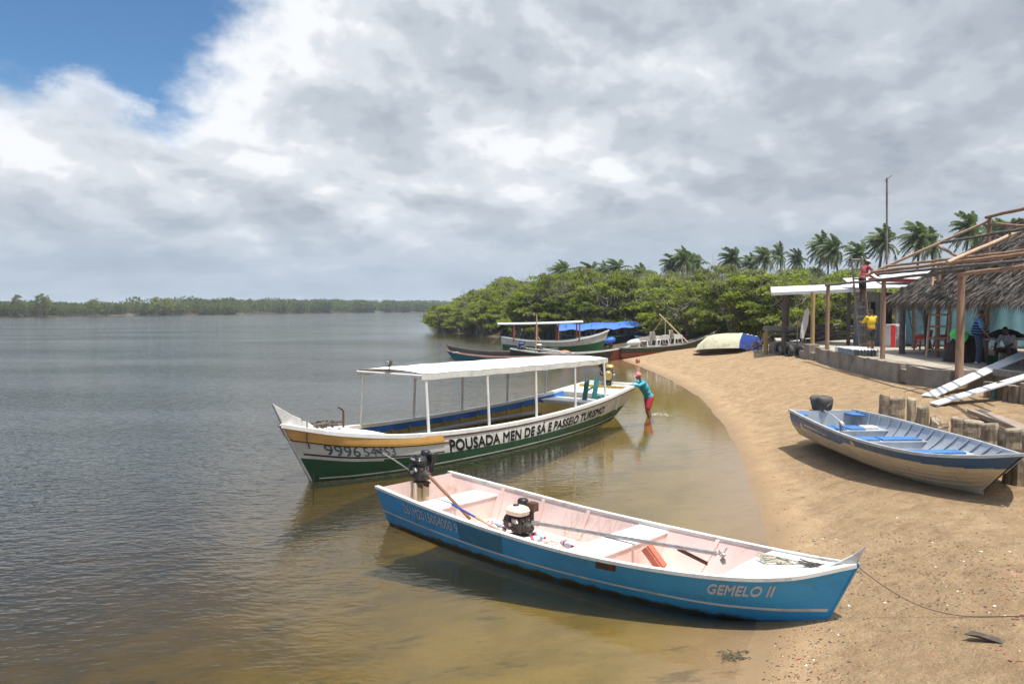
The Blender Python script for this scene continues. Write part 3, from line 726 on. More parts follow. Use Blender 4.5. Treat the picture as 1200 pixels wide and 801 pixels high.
# ------------------------------------------------------------------ boats
def herm(xs, ys, x):
    n = len(xs)
    i = 0
    while i < n-2 and x > xs[i+1]: i += 1
    def sl(k):
        if k == 0: return (ys[1]-ys[0])/(xs[1]-xs[0])
        if k == n-1: return (ys[-1]-ys[-2])/(xs[-1]-xs[-2])
        return (ys[k+1]-ys[k-1])/(xs[k+1]-xs[k-1])
    h = xs[i+1]-xs[i]; t = (x-xs[i])/h
    return (2*t**3-3*t**2+1)*ys[i]+(t**3-2*t**2+t)*h*sl(i)+(-2*t**3+3*t**2)*ys[i+1]+(t**3-t**2)*h*sl(i+1)

class Hull:
    """b/zg: half breadth and height of the gunwale from stern (0) to bow (1); bb/zb: the same of the chine. x is measured from amidships."""
    def __init__(s, S, b, zg, bb, zb, L, offg, rk, offc, bulge=0.0, keel=0.0, thick=.035):
        s.S, s.b, s.zg, s.bb, s.zb = S, b, zg, bb, zb
        s.L, s.offg, s.rk, s.offc, s.bulge, s.keel, s.t = L, offg, rk, offc, bulge, keel, thick; s.X0 = L/2
    def x(s, xt): return s.X0+xt
    def u(s, xt): return 1-(-xt-s.offg)/(s.L-s.offg)          # station of a distance behind the stem head
    def G(s, u): return Vector((s.X0-(s.offg+(1-u)*(s.L-s.offg)), max(herm(s.S, s.b, u), .012), herm(s.S, s.zg, u)))
    def C(s, u): return Vector((s.X0-(s.rk+(1-u)*(s.L-s.rk-s.offc)), max(herm(s.S, s.bb, u), .008), herm(s.S, s.zb, u)))
    def raw(s, u, v, side):
        g = s.G(u); c = s.C(u); p = c*(1-v)+g*v
        p.y += s.bulge*math.sin(PI*min(1, max(0, v)))*min(1, g.y/.6)
        p.y *= side; return p
    def nrm(s, u, v, side):
        e = .004; u0 = min(max(u-e, 0), 1-2*e)
        du = s.raw(u0+2*e, v, side)-s.raw(u0, v, side); dv = s.raw(u, v+.02, side)-s.raw(u, v-.02, side)
        n = du.cross(dv).normalized()
        return n if n.y*side > 0 else -n
    def pt(s, u, v, side, off=0.0):
        p = s.raw(u, v, side)
        return p+s.nrm(u, v, side)*off if off else p
    def inn(s, u, v, side):
        p = s.raw(u, v, 1); p.y = max(p.y-s.t, 0.0)
        p.x = max(p.x, s.C(0).x+.05); p.y *= side; return p
    def halfw(s, xt, z):          # inner half breadth at a height
        X = s.x(xt); u = s.u(xt)
        for _ in range(12):
            u = min(1.0, max(0.0, u)); g = s.G(u); c = s.C(u); v = min(1, max(0, (z-c.z)/(g.z-c.z))); u += (X-s.raw(u, v, 1).x)/s.L
        u = min(1.0, max(0.0, u)); return s.inn(u, v, 1).y
    def zgun(s, xt): return s.G(s.u(xt)).z
    def shell(s, mats, parent, name='hull', nu=70, nv=14, mi=0, tr_top=None, tmi=0):
        mb = MB(); us = [i/nu for i in range(nu+1)]; vs = [j/nv for j in range(nv+1)]
        f = (lambda i, j: mi((i+.5)/nu, (j+.5)/nv)) if callable(mi) else mi
        for sd_ in (-1, 1):
            mb.grid([[s.pt(u, v, sd_) for v in vs] for u in us], f, True, flip=sd_ > 0)
        rows = []
        for u in us:
            c = s.C(u); rows.append([Vector((c.x, c.y*k, c.z-s.keel*(1-abs(k)))) for k in (-1,-.5,0,.5,1)])
        mb.grid(rows, f(0.5, 0) if callable(mi) else mi, True)
        top = [s.pt(0, v, -1) for v in vs]; bot = [s.pt(0, v, 1) for v in vs]
        top = bot[::-1]+[Vector((s.C(0).x, 0, s.C(0).z-s.keel))]+top          # port gunwale -> keel -> starboard gunwale
        if tr_top: top += [Vector((s.G(0).x, y, z)) for y, z in tr_top]
        mb.add(top, [tuple(range(len(top)))], tmi)
        return mb.build(name, mats, parent)
    def liner(s, mats, parent, name='interior', u0=0.0, u1=.9, v0=.12, nu=50, floor=None, mi=0):
        mb = MB(); us = [u0+(u1-u0)*i/nu for i in range(nu+1)]; vs = [v0+(1-v0)*j/8 for j in range(9)]
        for sd_ in (-1, 1): mb.grid([[s.inn(u, v, sd_) for v in vs] for u in us], mi, True, flip=sd_ < 0)
        mb.grid([[Vector((s.inn(u, v0, 1).x, s.inn(u, v0, 1).y*k, s.inn(u, v0, 1).z)) for k in (-1,-.5,0,.5,1)] for u in us], mi, True)
        for u in (u0, u1):
            P = [s.inn(u, v, 1) for v in vs]; Q = [s.inn(u, v, -1) for v in vs[::-1]]
            mb.add(P+Q, [tuple(range(18))], mi)
        return mb.build(name, mats, parent)
    def gunwale(s, m, parent, out=.03, inn=.03, top=.015, h=.05, u0=0, u1=1, nu=70, name='gunwale', sides=(-1,1), bevel=0):
        mb = MB()
        for sd_ in sides:
            rows = []
            for i in range(nu+1):
                u = u0+(u1-u0)*i/nu; g = s.G(u); n = s.nrm(u, .98, 1); n = Vector((n.x, n.y, 0)).normalized()
                o = g+n*out; k = g-n*(s.t+inn); k.y = max(k.y, 0.0)
                pts = [(k.x, k.y, g.z+top), (o.x, o.y, g.z+top), (o.x, o.y, g.z-h), (k.x, k.y, g.z-h)]
                rows.append([Vector((x, y*sd_, z)) for x, y, z in pts+[pts[0]]])
            mb.grid(rows, 0, False, flip=sd_ > 0)
            for r in (rows[0], rows[-1]): mb.add(r[:4], [(0,1,2,3)])
        return mb.build(name, m, parent, bevel=bevel)
    def band(s, m, parent, v1, v2, name, u0=0, u1=1, off=.006, nu=70, sides=(-1,1)):
        mb = MB(); f1 = v1 if callable(v1) else (lambda u: v1); f2 = v2 if callable(v2) else (lambda u: v2)
        for sd_ in sides:
            rows = []
            for i in range(nu+1):
                u = u0+(u1-u0)*i/nu; a, b_ = f1(u), f2(u)
                rows.append([s.pt(u, a, sd_, -.004), s.pt(u, a, sd_, off), s.pt(u, (a+b_)/2, sd_, off), s.pt(u, b_, sd_, off), s.pt(u, b_, sd_, -.004)])
            mb.grid(rows, 0, False, flip=sd_ > 0)
            for r in (rows[0], rows[-1]): mb.add(r, [(0,1,2,3,4)])
        return mb.build(name, m, parent)
    def rib(s, m, parent, xt, w=.05, d=.03, v0=.12, v1=.97, sides=(-1,1), name='rib'):
        for sd_ in sides:
            mb = MB(); rows = []
            u = s.u(xt)
            for v in [v0+(v1-v0)*k/8 for k in range(9)]:
                p = s.inn(u, v, sd_); q = Vector((0, -sd_*d, 0))
                rows.append([p+Vector((-w/2,0,0)), p+q+Vector((-w/2,0,0)), p+q+Vector((w/2,0,0)), p+Vector((w/2,0,0))])
            mb.grid(rows, 0, False); mb.add(rows[-1], [(0,1,2,3)]); mb.build(name, m, parent)
    def thwart(s, m, parent, x0, x1, z, th=.04, panel=None, pm=None, name='thwart', inset=.0):
        mb = MB(); P = []
        for x in (x0, x1):
            w = s.halfw(x, z)-inset; P.append((s.x(x), w))
        vs = []
        for zz in (z-th, z): vs += [(P[0][0], -P[0][1], zz), (P[1][0], -P[1][1], zz), (P[1][0], P[1][1], zz), (P[0][0], P[0][1], zz)]
        mb.add(vs, [(3,2,1,0),(4,5,6,7),(0,1,5,4),(1,2,6,5),(2,3,7,6),(3,0,4,7)])
        o = mb.build(name, m, parent, bevel=.006)
        if panel:
            for xp in panel:
                mb = MB(); u = s.u(xp); vf = .12
                zf = s.inn(u, vf, 1).z; wt = s.halfw(xp, z-th); wf = s.halfw(xp, zf); xx = s.x(xp)
                mb.add([(xx+d, y, zz) for d in (0, .02) for y, zz in ((-wf, zf), (wf, zf), (wt, z-th), (-wt, z-th))], [(3,2,1,0),(4,5,6,7),(0,1,5,4),(1,2,6,5),(2,3,7,6),(3,0,4,7)])
                mb.build('seat_panel', pm or m, parent)
        return o
    def deck(s, m, parent, u0, u1=1.0, dz=-.01, th=.03, name='foredeck', camber=.03, edge_m=None):
        mb = MB(); rows = []; nu = 16
        for i in range(nu+1):
            u = u0+(u1-u0)*i/nu; g = s.G(u); w = max(g.y-.01, .003)
            rows.append([Vector((g.x, w*k, g.z+dz+camber*(1-k*k)*min(1, w/.3))) for k in (-1,-.6,-.2,.2,.6,1)])
        mb.grid(rows, 0, True)
        r = rows[0]; mb.add(r+[p-Vector((0,0,th)) for p in r[::-1]], [tuple(range(12))])
        return mb.build(name, m, parent)

_txt = {}
def text_geo(body, shear=0.0, bold=0.0):
    cu = bpy.data.curves.new('letters', 'FONT'); cu.body = body; cu.size = 1; cu.shear = shear; cu.resolution_u = 3
    o = bpy.data.objects.new('letters', cu); COL.objects.link(o)
    dg = bpy.context.evaluated_depsgraph_get(); me = bpy.data.meshes.new_from_object(o.evaluated_get(dg))
    bm = bmesh.new(); bm.from_mesh(me); bmesh.ops.triangulate(bm, faces=bm.faces)
    V = [v.co.copy() for v in bm.verts]; bm.verts.index_update(); F = [tuple(v.index for v in f.verts) for f in bm.faces]; bm.free()
    bpy.data.objects.remove(o); bpy.data.curves.remove(cu); bpy.data.meshes.remove(me)
    x0 = min(v.x for v in V); x1 = max(v.x for v in V); y0 = min(v.y for v in V); y1 = max(v.y for v in V)
    return [((v.x-x0)/(x1-x0), (v.y-y0)/(y1-y0)) for v in V], F, (x1-x0)/(y1-y0)
def lettering(h, body, m, parent, side, xs, xe, vbot, vtop, shear=0.0, bold=0.0, off=.006, name='lettering', jit=0.0):
    V, F, asp = text_geo(body, shear, bold)
    fb = vbot if callable(vbot) else (lambda k: vbot); ft = vtop if callable(vtop) else (lambda k: vtop)
    vs = []
    for a, b in V:
        xt = xs+(xe-xs)*a; vs.append(h.pt(min(.995, h.u(xt)), fb(a)+(ft(a)-fb(a))*b, side, off))
    tol = .17/asp; iv = sorted((min(V[i][0] for i in f), max(V[i][0] for i in f)) for f in F); words = []
    for lo_, hi_ in iv:
        if words and lo_-words[-1][1] < tol: words[-1][1] = max(words[-1][1], hi_)
        else: words.append([lo_, hi_])
    FW = [[f for f in F if lo_-1e-6 <= V[f[0]][0] <= hi_+1e-6] for lo_, hi_ in words]
    mbs = [MB() for _ in words]; o = None
    for mb, fw in zip(mbs, FW): mb.add(vs, fw); mb.add([v.copy() for v in vs], [f[::-1] for f in fw])
    if bold:                        # heavier strokes: the same letters again, a little to the side and a hair higher
        for k, (bx, bz) in enumerate(((bold, 0), (bold*.5, bold), (bold*.5, -bold))):
            w2 = []
            for a, b in V:
                hx = (b*1.0+bz) ; xt = xs+(xe-xs)*(a+bx/asp); w2.append(h.pt(min(.995, h.u(xt)), fb(a)+(ft(a)-fb(a))*hx, side, off+.0008*(k+1)))
            for mb, fw in zip(mbs, FW): mb.add(w2, fw); mb.add([v.copy() for v in w2], [f[::-1] for f in fw])
    for mb in mbs:               # every word is a part of its own; drop the points it does not use
        us_ = sorted({i for f in mb.f for i in f}); mp = {i: k for k, i in enumerate(us_)}
        mb.v = [mb.v[i] for i in us_]; mb.f = [tuple(mp[i] for i in f) for f in mb.f]; o = mb.build(name, m, parent)
    return o
def boat_thing(name, label, tip, ang, L, group=None):
    a = R(ang); return thing(name, label, 'boat', (tip[0]-math.cos(a)*L/2, tip[1]-math.sin(a)*L/2, 0), a, group)
def at_boat(o, h, xt, y, z):      # a boat-local point in the world, for things that lie in the boat
    a = o.rotation_euler[2]; x = h.x(xt)
    return Vector((o.location.x+x*math.cos(a)-y*math.sin(a), o.location.y+x*math.sin(a)+y*math.cos(a), z+o.location.z))

# engine with a long propeller tube; local +x runs along the tube
def longtail(label, loc, rz, kind, tube_a, tube_b, tube_m, cap_m, tiller=None, prop=True, group=None, s=1.0, brace=True):
    e = thing('longtail_engine', label, 'engine', loc, rz, group)
    B, Gm = M['engine_black'], M['engine_grey']
    mb = MB(); mb.box((0,0,.20*s), (.22*s,.20*s,.24*s)); mb.lathe([(.02*s,0),(.13*s,0),(.14*s,.03*s),(.14*s,.09*s),(.10*s,.11*s)], 16, (-.13*s,0,.22*s), Euler((0,-PI/2,0)).to_matrix())
    for k in range(6): mb.box((.02*s,.16*s,(.20+.03*k)*s), (.17*s,.12*s,.012*s), (R(25),0,0))
    mb.lathe([(.03*s,0),(.09*s,0),(.07*s,.1*s),(.045*s,.14*s)], 14, (.12*s,0,.18*s), Euler((0,PI/2,0)).to_matrix())
    mb.box((0,.15*s,.27*s), (.14*s,.10*s,.14*s), (R(25),0,0))
    mb.build('engine_block', Gm if kind != 'black' else M['engine_grey'], e, bevel=.008*s)
    mb = MB(); rows = []
    for zz, kx, ky in ((.355,.60,.62),(.365,.92,.92),(.40,1.0,1.0),(.425,1.0,1.0),(.43,1.04,1.04),(.436,1.04,1.04),(.44,.99,.99),(.475,.93,.90),(.497,.74,.70),(.503,.45,.4)):
        rows.append([Vector(((-.02+(.18 if kind == 'cream' else .16)*kx*math.copysign(abs(math.cos(a))**.55, math.cos(a)))*s, (-.04+(.14 if kind == 'cream' else .12)*ky*math.copysign(abs(math.sin(a))**.55, math.sin(a)))*s, zz*s)) for a in [2*PI*k/24 for k in range(25)]])
    mb.grid(rows, 0, True, flip=False); mb.add(rows[-1][:24], [tuple(range(24))]); mb.add(rows[0][:24], [tuple(reversed(range(24)))])
    
    tk = mb.build('fuel_tank', cap_m, e, fixn=True)
    mb = MB(); mb.box((-.02*s,-.158*s,.455*s), (.13*s,.006*s,.035*s)); mb.build('decal', M['white_plastic'], tk) if kind == 'black' else None
    mb = MB(); mb.tube([(.02*s,-.11*s,.30*s),(.06*s,-.16*s,.30*s),(.10*s,-.17*s,.26*s)], .018*s, 8); mb.box((.0,-.12*s,.27*s), (.10*s,.06*s,.07*s)); mb.lathe([(.03*s,0),(.03*s,.05*s)], 10, (-.06*s,-.13*s,.22*s), Euler((PI/2,0,0)).to_matrix()); mb.build('carburettor', M['steel'], e, bevel=.004)
    mb = MB(); mb.tube([(-.05*s,-.1*s,.36*s),(-.12*s,-.14*s,.28*s),(-.06*s,-.13*s,.18*s),(.03*s,-.12*s,.10*s)], .008*s, 6); mb.tube([(.05*s,.1*s,.36*s),(.12*s,.02*s,.33*s),(.16*s,-.03*s,.25*s)], .007*s, 6); mb.build('hose', M['engine_black'], e)
    mb = MB()
    for q in ((.115,-.06,.12),(.115,.06,.12),(.115,.06,.28),(.115,-.06,.28),(-.115,-.08,.11)): mb.lathe([(.012*s,0),(.012*s,.015*s)], 6, (q[0]*s,q[1]*s,q[2]*s), Euler((0,PI/2,0)).to_matrix())
    mb.build('bolt', M['rust_wood'], e)
    mb = MB(); mb.lathe([(.045*s,0),(.05*s,.01*s),(.05*s,.03*s),(.03*s,.036*s)], 16, (-.04*s,-.06*s,.488*s)); mb.build('tank_cap', B, e)
    mb = MB(); mb.lathe([(.02*s,0),(.085*s,0),(.09*s,.02*s),(.09*s,.12*s),(.07*s,.15*s),(.02*s,.16*s)], 16, (-.09*s,.15*s,.42*s)); mb.build('air_filter', B, e)
    mb = MB(); mb.box((.10*s,.17*s,.47*s), (.16*s,.13*s,.14*s)); mb.tube([(.1*s,.16*s,.4*s),(.08*s,.13*s,.3*s)], .03*s, 8); mb.build('muffler', M['iron'] if kind != 'black' else B, e, bevel=.02*s)
    mb = MB(); mb.lathe([(.10*s,0),(.12*s,.01*s),(.12*s,.05*s),(.05*s,.07*s)], 18, (-.22*s,0,.22*s), Euler((0,-PI/2,0)).to_matrix()); mb.build('recoil_starter', cap_m if kind == 'gold' else B, e)
    mb = MB(); mb.box((0,0,.035*s), (.30*s,.20*s,.03*s)); mb.box((.02*s,.07*s,0), (.22*s,.03*s,.09*s)); mb.box((.02*s,-.07*s,0), (.22*s,.03*s,.09*s)); mb.build('engine_mount', M['iron'], e, bevel=.004)
    a, b = Vector(tube_a), Vector(tube_b); d = (b-a).normalized()
    mb = MB(); mb.tube([a, b], .027*s, 10)
    mb.tube([a, a+d*.12*s], .04*s, 10); tb = mb.build('propeller_tube', tube_m, e)
    if prop:
        mb = MB(); mb.tube([b, b+d*.16], .010, 8); mb.tube([b, b+d*.03], .03, 10); M3 = d.to_track_quat('Z','Y').to_matrix()
        mb.lathe([(.01,0),(.028,.01),(.028,.05),(.008,.07)], 10, b+d*.09, M3)
        for k in range(3):
            an = 2*PI*k/3+.5; r = M3@Vector((math.cos(an), math.sin(an), 0)); q = M3@Vector((-math.sin(an), math.cos(an), 0))
            c = b+d*.12; mb.add([c+r*.02, c+r*.06+q*.035+d*.02, c+r*.11+q*.028+d*.022, c+r*.115-q*.01, c+r*.06-q*.035-d*.02], [(0,1,2,3,4)]); mb.add([c+r*.02+d*.004, c+r*.06+q*.035+d*.024, c+r*.11+q*.028+d*.026, c+r*.115-q*.01+d*.004, c+r*.06-q*.035-d*.016], [(4,3,2,1,0)])
        mb.build('propeller', M['steel'], e)
        if brace:
            mb = MB(); mb.beam(b-d*.5+Vector((0,0,-.02)), b-d*.08+Vector((0,0,-.14)), .012, .045); mb.build('skeg', M['iron'], e)
    if tiller:
        mb = MB(); mb.tube([Vector(p) for p in tiller], .014, 8); tl = mb.build('tiller', M['steel'], e)
        q = Vector(tiller[-1]); r = (q-Vector(tiller[-2])).normalized(); mb = MB(); mb.tube([q-r*.12, q+r*.01], .02, 10); mb.build('grip', B, tl)
    return e

SS = [0,.2,.4,.6,.8,.92,1]
# ---- blue skiff in the foreground
gem = Hull(SS, [.80,.897,.937,.92,.74,.47,.03], [.636,.543,.478,.47,.531,.633,.80], [.545,.66,.71,.645,.46,.23,.012], [-.05,-.08,-.09,-.085,-.07,.0,.06], 7.326, .085, .427, .05, bulge=.02)
gb = boat_thing('open_skiff', 'long bright blue skiff with pale pink interior, nosed onto the sand', (3.699, 8.22), -43.233, 7.326)
gem.shell([M['blue_hull']], gb, tr_top=[(-.42,.53),(.42,.53)], nu=90)
gem.liner([M['pink_in']], gb, u0=0.0, u1=gem.u(-1.3), v0=.20)
gem.gunwale(M['dirty_white'], gb, out=.020, inn=.022, top=.012, h=.028)
gem.band(M['dirty_white'], gb, lambda u: .385-.16*max(0,(u-.72)/.28)**1.6, lambda u: .425-.15*max(0,(u-.72)/.28)**1.6, 'stripe', 0, .995, .004)
gem.band(M['blue_patch'], gb, .44, .90, 'paint_patch', gem.u(-5.3), gem.u(-4.4), .003, sides=(-1,))
gem.band(M['iron'], gb, .76, .93, 'wood_patch', gem.u(-2.83), gem.u(-2.55), .005, 12, sides=(-1,))
gem.thwart(M['white_paint'], gb, -6.68, -6.16, .42, .035, panel=(-6.2,), pm=M['pink_in'])
gem.thwart(M['white_paint'], gb, -3.42, -2.93, .425, .035, panel=(-3.38,-2.97), pm=M['pink_in'])
for xt in (-6.05,-5.2,-4.32,-2.12): gem.rib(M['pink_in'], gb, xt, .06, .03, .2)
gem.deck(M['white_paint'], gb, gem.u(-1.32), .985, -.012)
mb = MB()      # upswept stem head
prof = [(-.42, gem.zgun(-.42)-.01), (-.26, .80), (-.12, .90), (0.0, 1.02), (-.10, .775), (-.16, .70), (-.34,.64)]
for sg in (-1, 1): pass
n = len(prof); wd = [.10,.075,.045,.018,.03,.035,.08]
vs = [(gem.x(x), -wd[i], z) for i, (x, z) in enumerate(prof)]+[(gem.x(x), wd[i], z) for i, (x, z) in enumerate(prof)]
mb.add(vs, [tuple(range(n)), tuple(reversed(range(n, 2*n)))]+[(i, n+i, n+(i+1) % n, (i+1) % n) for i in range(n)])
mb.build('stem_head', M['stem_grey'], gb, bevel=.008, fixn=True)
mb = MB(); mb.tube([gem.C(1)*1, gem.C(1)*.5+gem.G(1)*.5, gem.G(1)], [.02,.022,.02], 8); mb.build('stem', M['blue_hull'], gb)
mb = MB()
for y in (-.13, .05): mb.box((gem.C(0).x+.13, y+.04, .45), (.05,.13,.32))
mb.build('motor_board', M['motor_board'], gb, bevel=.006)
mb = MB(); mb.box((gem.G(0).x+.01, 0, .52), (.045, .86, .05)); mb.build('transom_cap', M['dirty_white'], gb, bevel=.006)
lettering(gem, 'GEMELO II', M['lettering_grey'], gb, -1, -1.40, -.72, .62, .84, bold=.07)
lettering(gem, '261M2015004000 9', M['lettering_grey'], gb, -1, -6.62, -5.30, .62, .86, bold=.03)

p = at_boat(gb, gem, -7.12, -.02, .58)
longtail('black long tail engine clamped on the stern of the blue skiff', p, R(-43.2-8), 'black', (.12,0,.22), (1.34,.02,-.30), M['brown_tube'], M['engine_black'], tiller=[(-.16,-.1,.2),(-.2,-.4,.42),(-.22,-.72,.62)], prop=False, s=.94)
p = at_boat(gb, gem, -4.98, .08, .10)
longtail('cream tanked engine lying in the blue skiff with its long tube over the seat', p, R(-43.2-1.5), 'cream', (.25,0,.26), (3.22,0,.46), M['steel'], M['cream'], s=.94)
mb = MB(); a = at_boat(gb, gem, -6.15, -.22, .44); b = at_boat(gb, gem, -4.85, -.33, .24)
o = thing('wooden_oar', 'slim wooden oar with a blue shaft lying in the blue skiff', 'oar', (a.x, a.y, .2)); mb.tube([a-o.location, a.lerp(b, .45)-o.location], .017, 8); mb.build('shaft', M['deep_blue'], o)
mb = MB(); mb.tube([a.lerp(b, .45)-o.location, b-o.location], [.019,.022], 8); mb.build('blade', M['pole_light'], o)
def bottle(xt, y, z, rz, tilt, label, capm, bm_):
    p = at_boat(gb, gem, xt, y, z); o = thing('plastic_bottle', label, 'bottle', p, rz, 'bottles lying in the blue skiff')
    Mx = Euler((0, tilt, 0)).to_matrix(); q = MB(); q.lathe([(.03,0),(.05,.01),(.052,.09),(.047,.12),(.052,.15),(.050,.22),(.02,.29),(.018,.31)], 14, (0,0,0), Mx); q.build('body', bm_, o)
    q = MB(); q.lathe([(.021,.305),(.021,.34)], 12, (0,0,0), Mx); q.build('lid', capm, o)
    q = MB(); q.lathe([(.0535,.10),(.0535,.145)], 14, (0,0,0), Mx); q.build('bottle_label', M['red_plastic'], o)
bl = 'clear plastic bottle with a red lid on the floor of the blue skiff'
for xt, y, rz, tl in ((-5.62,.22,.4,1.45),(-5.45,.02,1.9,1.5),(-5.34,.28,2.9,1.4),(-5.5,-.12,-.8,1.5),(-4.72,-.14,.3,1.5),(-4.62,.12,2.2,1.45),(-4.28,.22,-1.2,1.5),(-5.24,-.1,1.2,1.4)):
    bottle(xt, y, .135, rz, tl, bl, M['red_plastic'], M['plastic_clear'])
mb = MB(); rr = random.Random(3)   # heap of thin net across the floor and far side
for k in range(70):
    x = rr.uniform(-4.75,-3.5); y = rr.uniform(-.55,.62); pts = []
    a = rr.random()*6.28
    for j in range(7):
        zz = .085+.05*rr.random()*max(0, 1-abs(y)/.7)+max(0, abs(y)-.6)*1.3
        pts.append((gem.x(x), y, zz)); a += rr.uniform(-1,1); x += .10*math.cos(a); y = max(-.62, min(.70, y+.10*math.sin(a)))
    mb.tube(pts, .0035, 4, caps=False)
for k in range(16):
    x = -4.7+rr.random()*1.1; u_ = gem.u(x); pts = [gem.inn(gem.u(x+.12*math.sin(j*.8+k)*j/6), .2+.75*(1-j/6)*rr.uniform(.8,1), 1)+Vector((0,-.015-.01*rr.random(),0)) for j in range(7)]
    mb.tube(pts, .0018, 4, caps=False)
o = mb.build('fishing_net', M['net'], None); o.location = gb.location; o.rotation_euler = gb.rotation_euler
tag(o, 'thin pale fishing net strewn over the floor of the blue skiff', 'fishing net')
p = at_boat(gb, gem, -2.70, .16, .13)
o = thing('red_wood_block', 'red oxide wooden block leaning against the seat of the blue skiff', 'wooden block', p, R(-43+10))
q = MB(); q.box((0,0,.13), (.34,.17,.09), (0, R(48), 0)); q.build('block', M['rust_wood'], o, bevel=.008)
q = MB(); q.box((.035,0,.17), (.33,.13,.03), (0, R(48), 0)); q.build('cleat', M['rust_wood'], o, bevel=.006)
def coil(name, label, c, n, r, m, seed, rad=.011, flat=.35, ang=0):
    rr = random.Random(seed); q = MB(); pts = []
    for k in range(n):
        a = k*.55; rk = r*(.55+.45*rr.random()); pts.append((rk*1.5*math.cos(a)+rr.uniform(-.03,.03), rk*.7*math.sin(a)+rr.uniform(-.03,.03), .012+flat*.10*rr.random()))
    q.tube(pts, rad, 6); o = q.build(name, m, None, c, ang); return tag(o, label, 'rope')
coil('rope_coil', 'pale rope coil lying on the white foredeck of the blue skiff', at_boat(gb, gem, -.98, .06, gem.zgun(-.98)+.012), 46, .16, M['rope'], 4, .010, .5, R(-43))
mb = MB(); rr = random.Random(8)
for k in range(14):
    pts = [(rr.uniform(-.18,.18)+.05*j, rr.uniform(-.09,.09), .01+.05*rr.random()) for j in range(6)]; mb.tube(pts, .004, 5)
tag(mb.build('wire_tangle', M['dark_rope'], None, at_boat(gb, gem, -.62, .0, gem.zgun(-.62)+.01), R(-43)), 'dark thin line tangled at the bow of the blue skiff', 'line')
a = at_boat(gb, gem, -.10, 0, .79); b = G(1195, 724); mb = MB(); pts = []
for k in range(25):
    f = k/24; q = a.lerp(b, f); q.z -= .25*math.sin(PI*f)*(1-.3*f); q.z = max(q.z, gz(q.x, q.y)+.008); pts.append(q-a)
e = b-a; pts += [e+Vector((.4,-.05,gz(b.x+.4,b.y-.05)-b.z+.008)), e+Vector((1.2,.1,gz(b.x+1.2,b.y+.1)-b.z+.008))]
mb.tube(pts, .0055, 6); tag(mb.build('mooring_rope', M['dark_rope'], None, a), 'dark mooring rope from the blue bow down across the sand', 'rope')

# ---- white and green tour boat with canopy
tour = Hull(SS, [.92,1.13,1.25,1.26,1.03,.63,.03], [1.03,.79,.685,.675,.78,.98,1.23], [.30,.84,1.14,1.17,.93,.52,.015], [-.12,-.16,-.18,-.18,-.17,-.14,-.05], 13.37, .19, .93, .55, bulge=.05, keel=.12, thick=.05)
tb = boat_thing('tour_boat', 'long white and green passenger boat under a flat white canopy', (-4.619, 15.232), -126.16, 13.37)
def tmi(u, v):
    lo = .455+.01*math.sin(u*3)
    return 0 if v > lo else 1
tour.shell([M['dirty_white'], M['green_hull'], M['white_paint']], tb, mi=tmi, nu=110, nv=25, tmi=2)
tour.liner([M['yellow_in']], tb, u0=.02, u1=tour.u(-2.35), v0=.28)
tour.band(M['blue_band'], tb, .80, .985, 'gunwale_band', tour.u(-12.0), tour.u(-2.4), -.085, 60)
for o in tb.children:
    if o.name.startswith('gunwale_band'):
        bpy.data.objects.remove(o); break
mb = MB()
for sg in (-1, 1):
    rows = []
    for i in range(61):
        u = tour.u(-12.0)+(tour.u(-2.4)-tour.u(-12.0))*i/60
        p1, p2 = tour.inn(u, .74, sg), tour.inn(u, .985, sg); k = Vector((0, -sg*.025, 0)); rows.append([p1, p1+k, p2+k, p2])
    mb.grid(rows, 0, False, flip=sg < 0)
mb.build('inner_band', M['blue_band'], tb)
tour.gunwale(M['white_paint'], tb, out=.035, inn=.05, top=.018, h=.06, nu=90)
fl = lambda u: .455+.01*math.sin(u*3)
tour.band(M['black_paint'], tb, lambda u: fl(u)+.045, lambda u: fl(u)+.075, 'black_line', tour.u(-3.55), .99, .004)
tour.band(M['dirty_white'], tb, lambda u: (.03-tour.C(u).z)/(tour.G(u).z-tour.C(u).z), lambda u: (.055-tour.C(u).z)/(tour.G(u).z-tour.C(u).z), 'waterline_stripe', 0, .985, .004)
tour.band(M['red_line'], tb, .885, .905, 'red_line', 0, tour.u(-3.55), .012)
tour.band(M['orange_strip'], tb, .80, .955, 'rub_strip', tour.u(-3.62), .997, .035)
tour.band(M['yellow_strip'], tb, .765, .80, 'yellow_strip', tour.u(-3.62), .995, .03)
tour.band(M['red_line'], tb, .735, .765, 'red_strip', tour.u(-3.8), .999, .014)
tour.deck(M['white_paint'], tb, tour.u(-2.4), .985, -.015, camber=.05)
prof = [(-1.15, tour.zgun(-1.15)-.03), (-.75, 1.24), (-.42, 1.40), (0.0, 1.665), (-.22, 1.235), (-.30, 1.12), (-.85,1.02)]
wd = [.16,.11,.07,.02,.035,.04,.12]; n = 7; mb = MB()
vs = [(tour.x(x), -wd[i], z) for i, (x, z) in enumerate(prof)]+[(tour.x(x), wd[i], z) for i, (x, z) in enumerate(prof)]
mb.add(vs, [tuple(range(n)), tuple(reversed(range(n, 2*n)))]+[(i, n+i, n+(i+1) % n, (i+1) % n) for i in range(n)])
mb.build('stem_head', M['stem_grey'], tb, bevel=.012, fixn=True)
mb = MB(); mb.tube([tour.C(1)+Vector((-.03,0,0)), tour.C(1)*.5+tour.G(1)*.5, tour.G(1)], [.03,.03,.03], 8); mb.build('stem', M['stem_grey'], tb)
for xt in (-2.9,-3.6,-4.3,-5.0,-5.7,-6.4,-7.1,-7.8,-8.5,-9.2,-9.9,-10.6): tour.rib(M['yellow_in'], tb, xt, .07, .045, .28, .80)
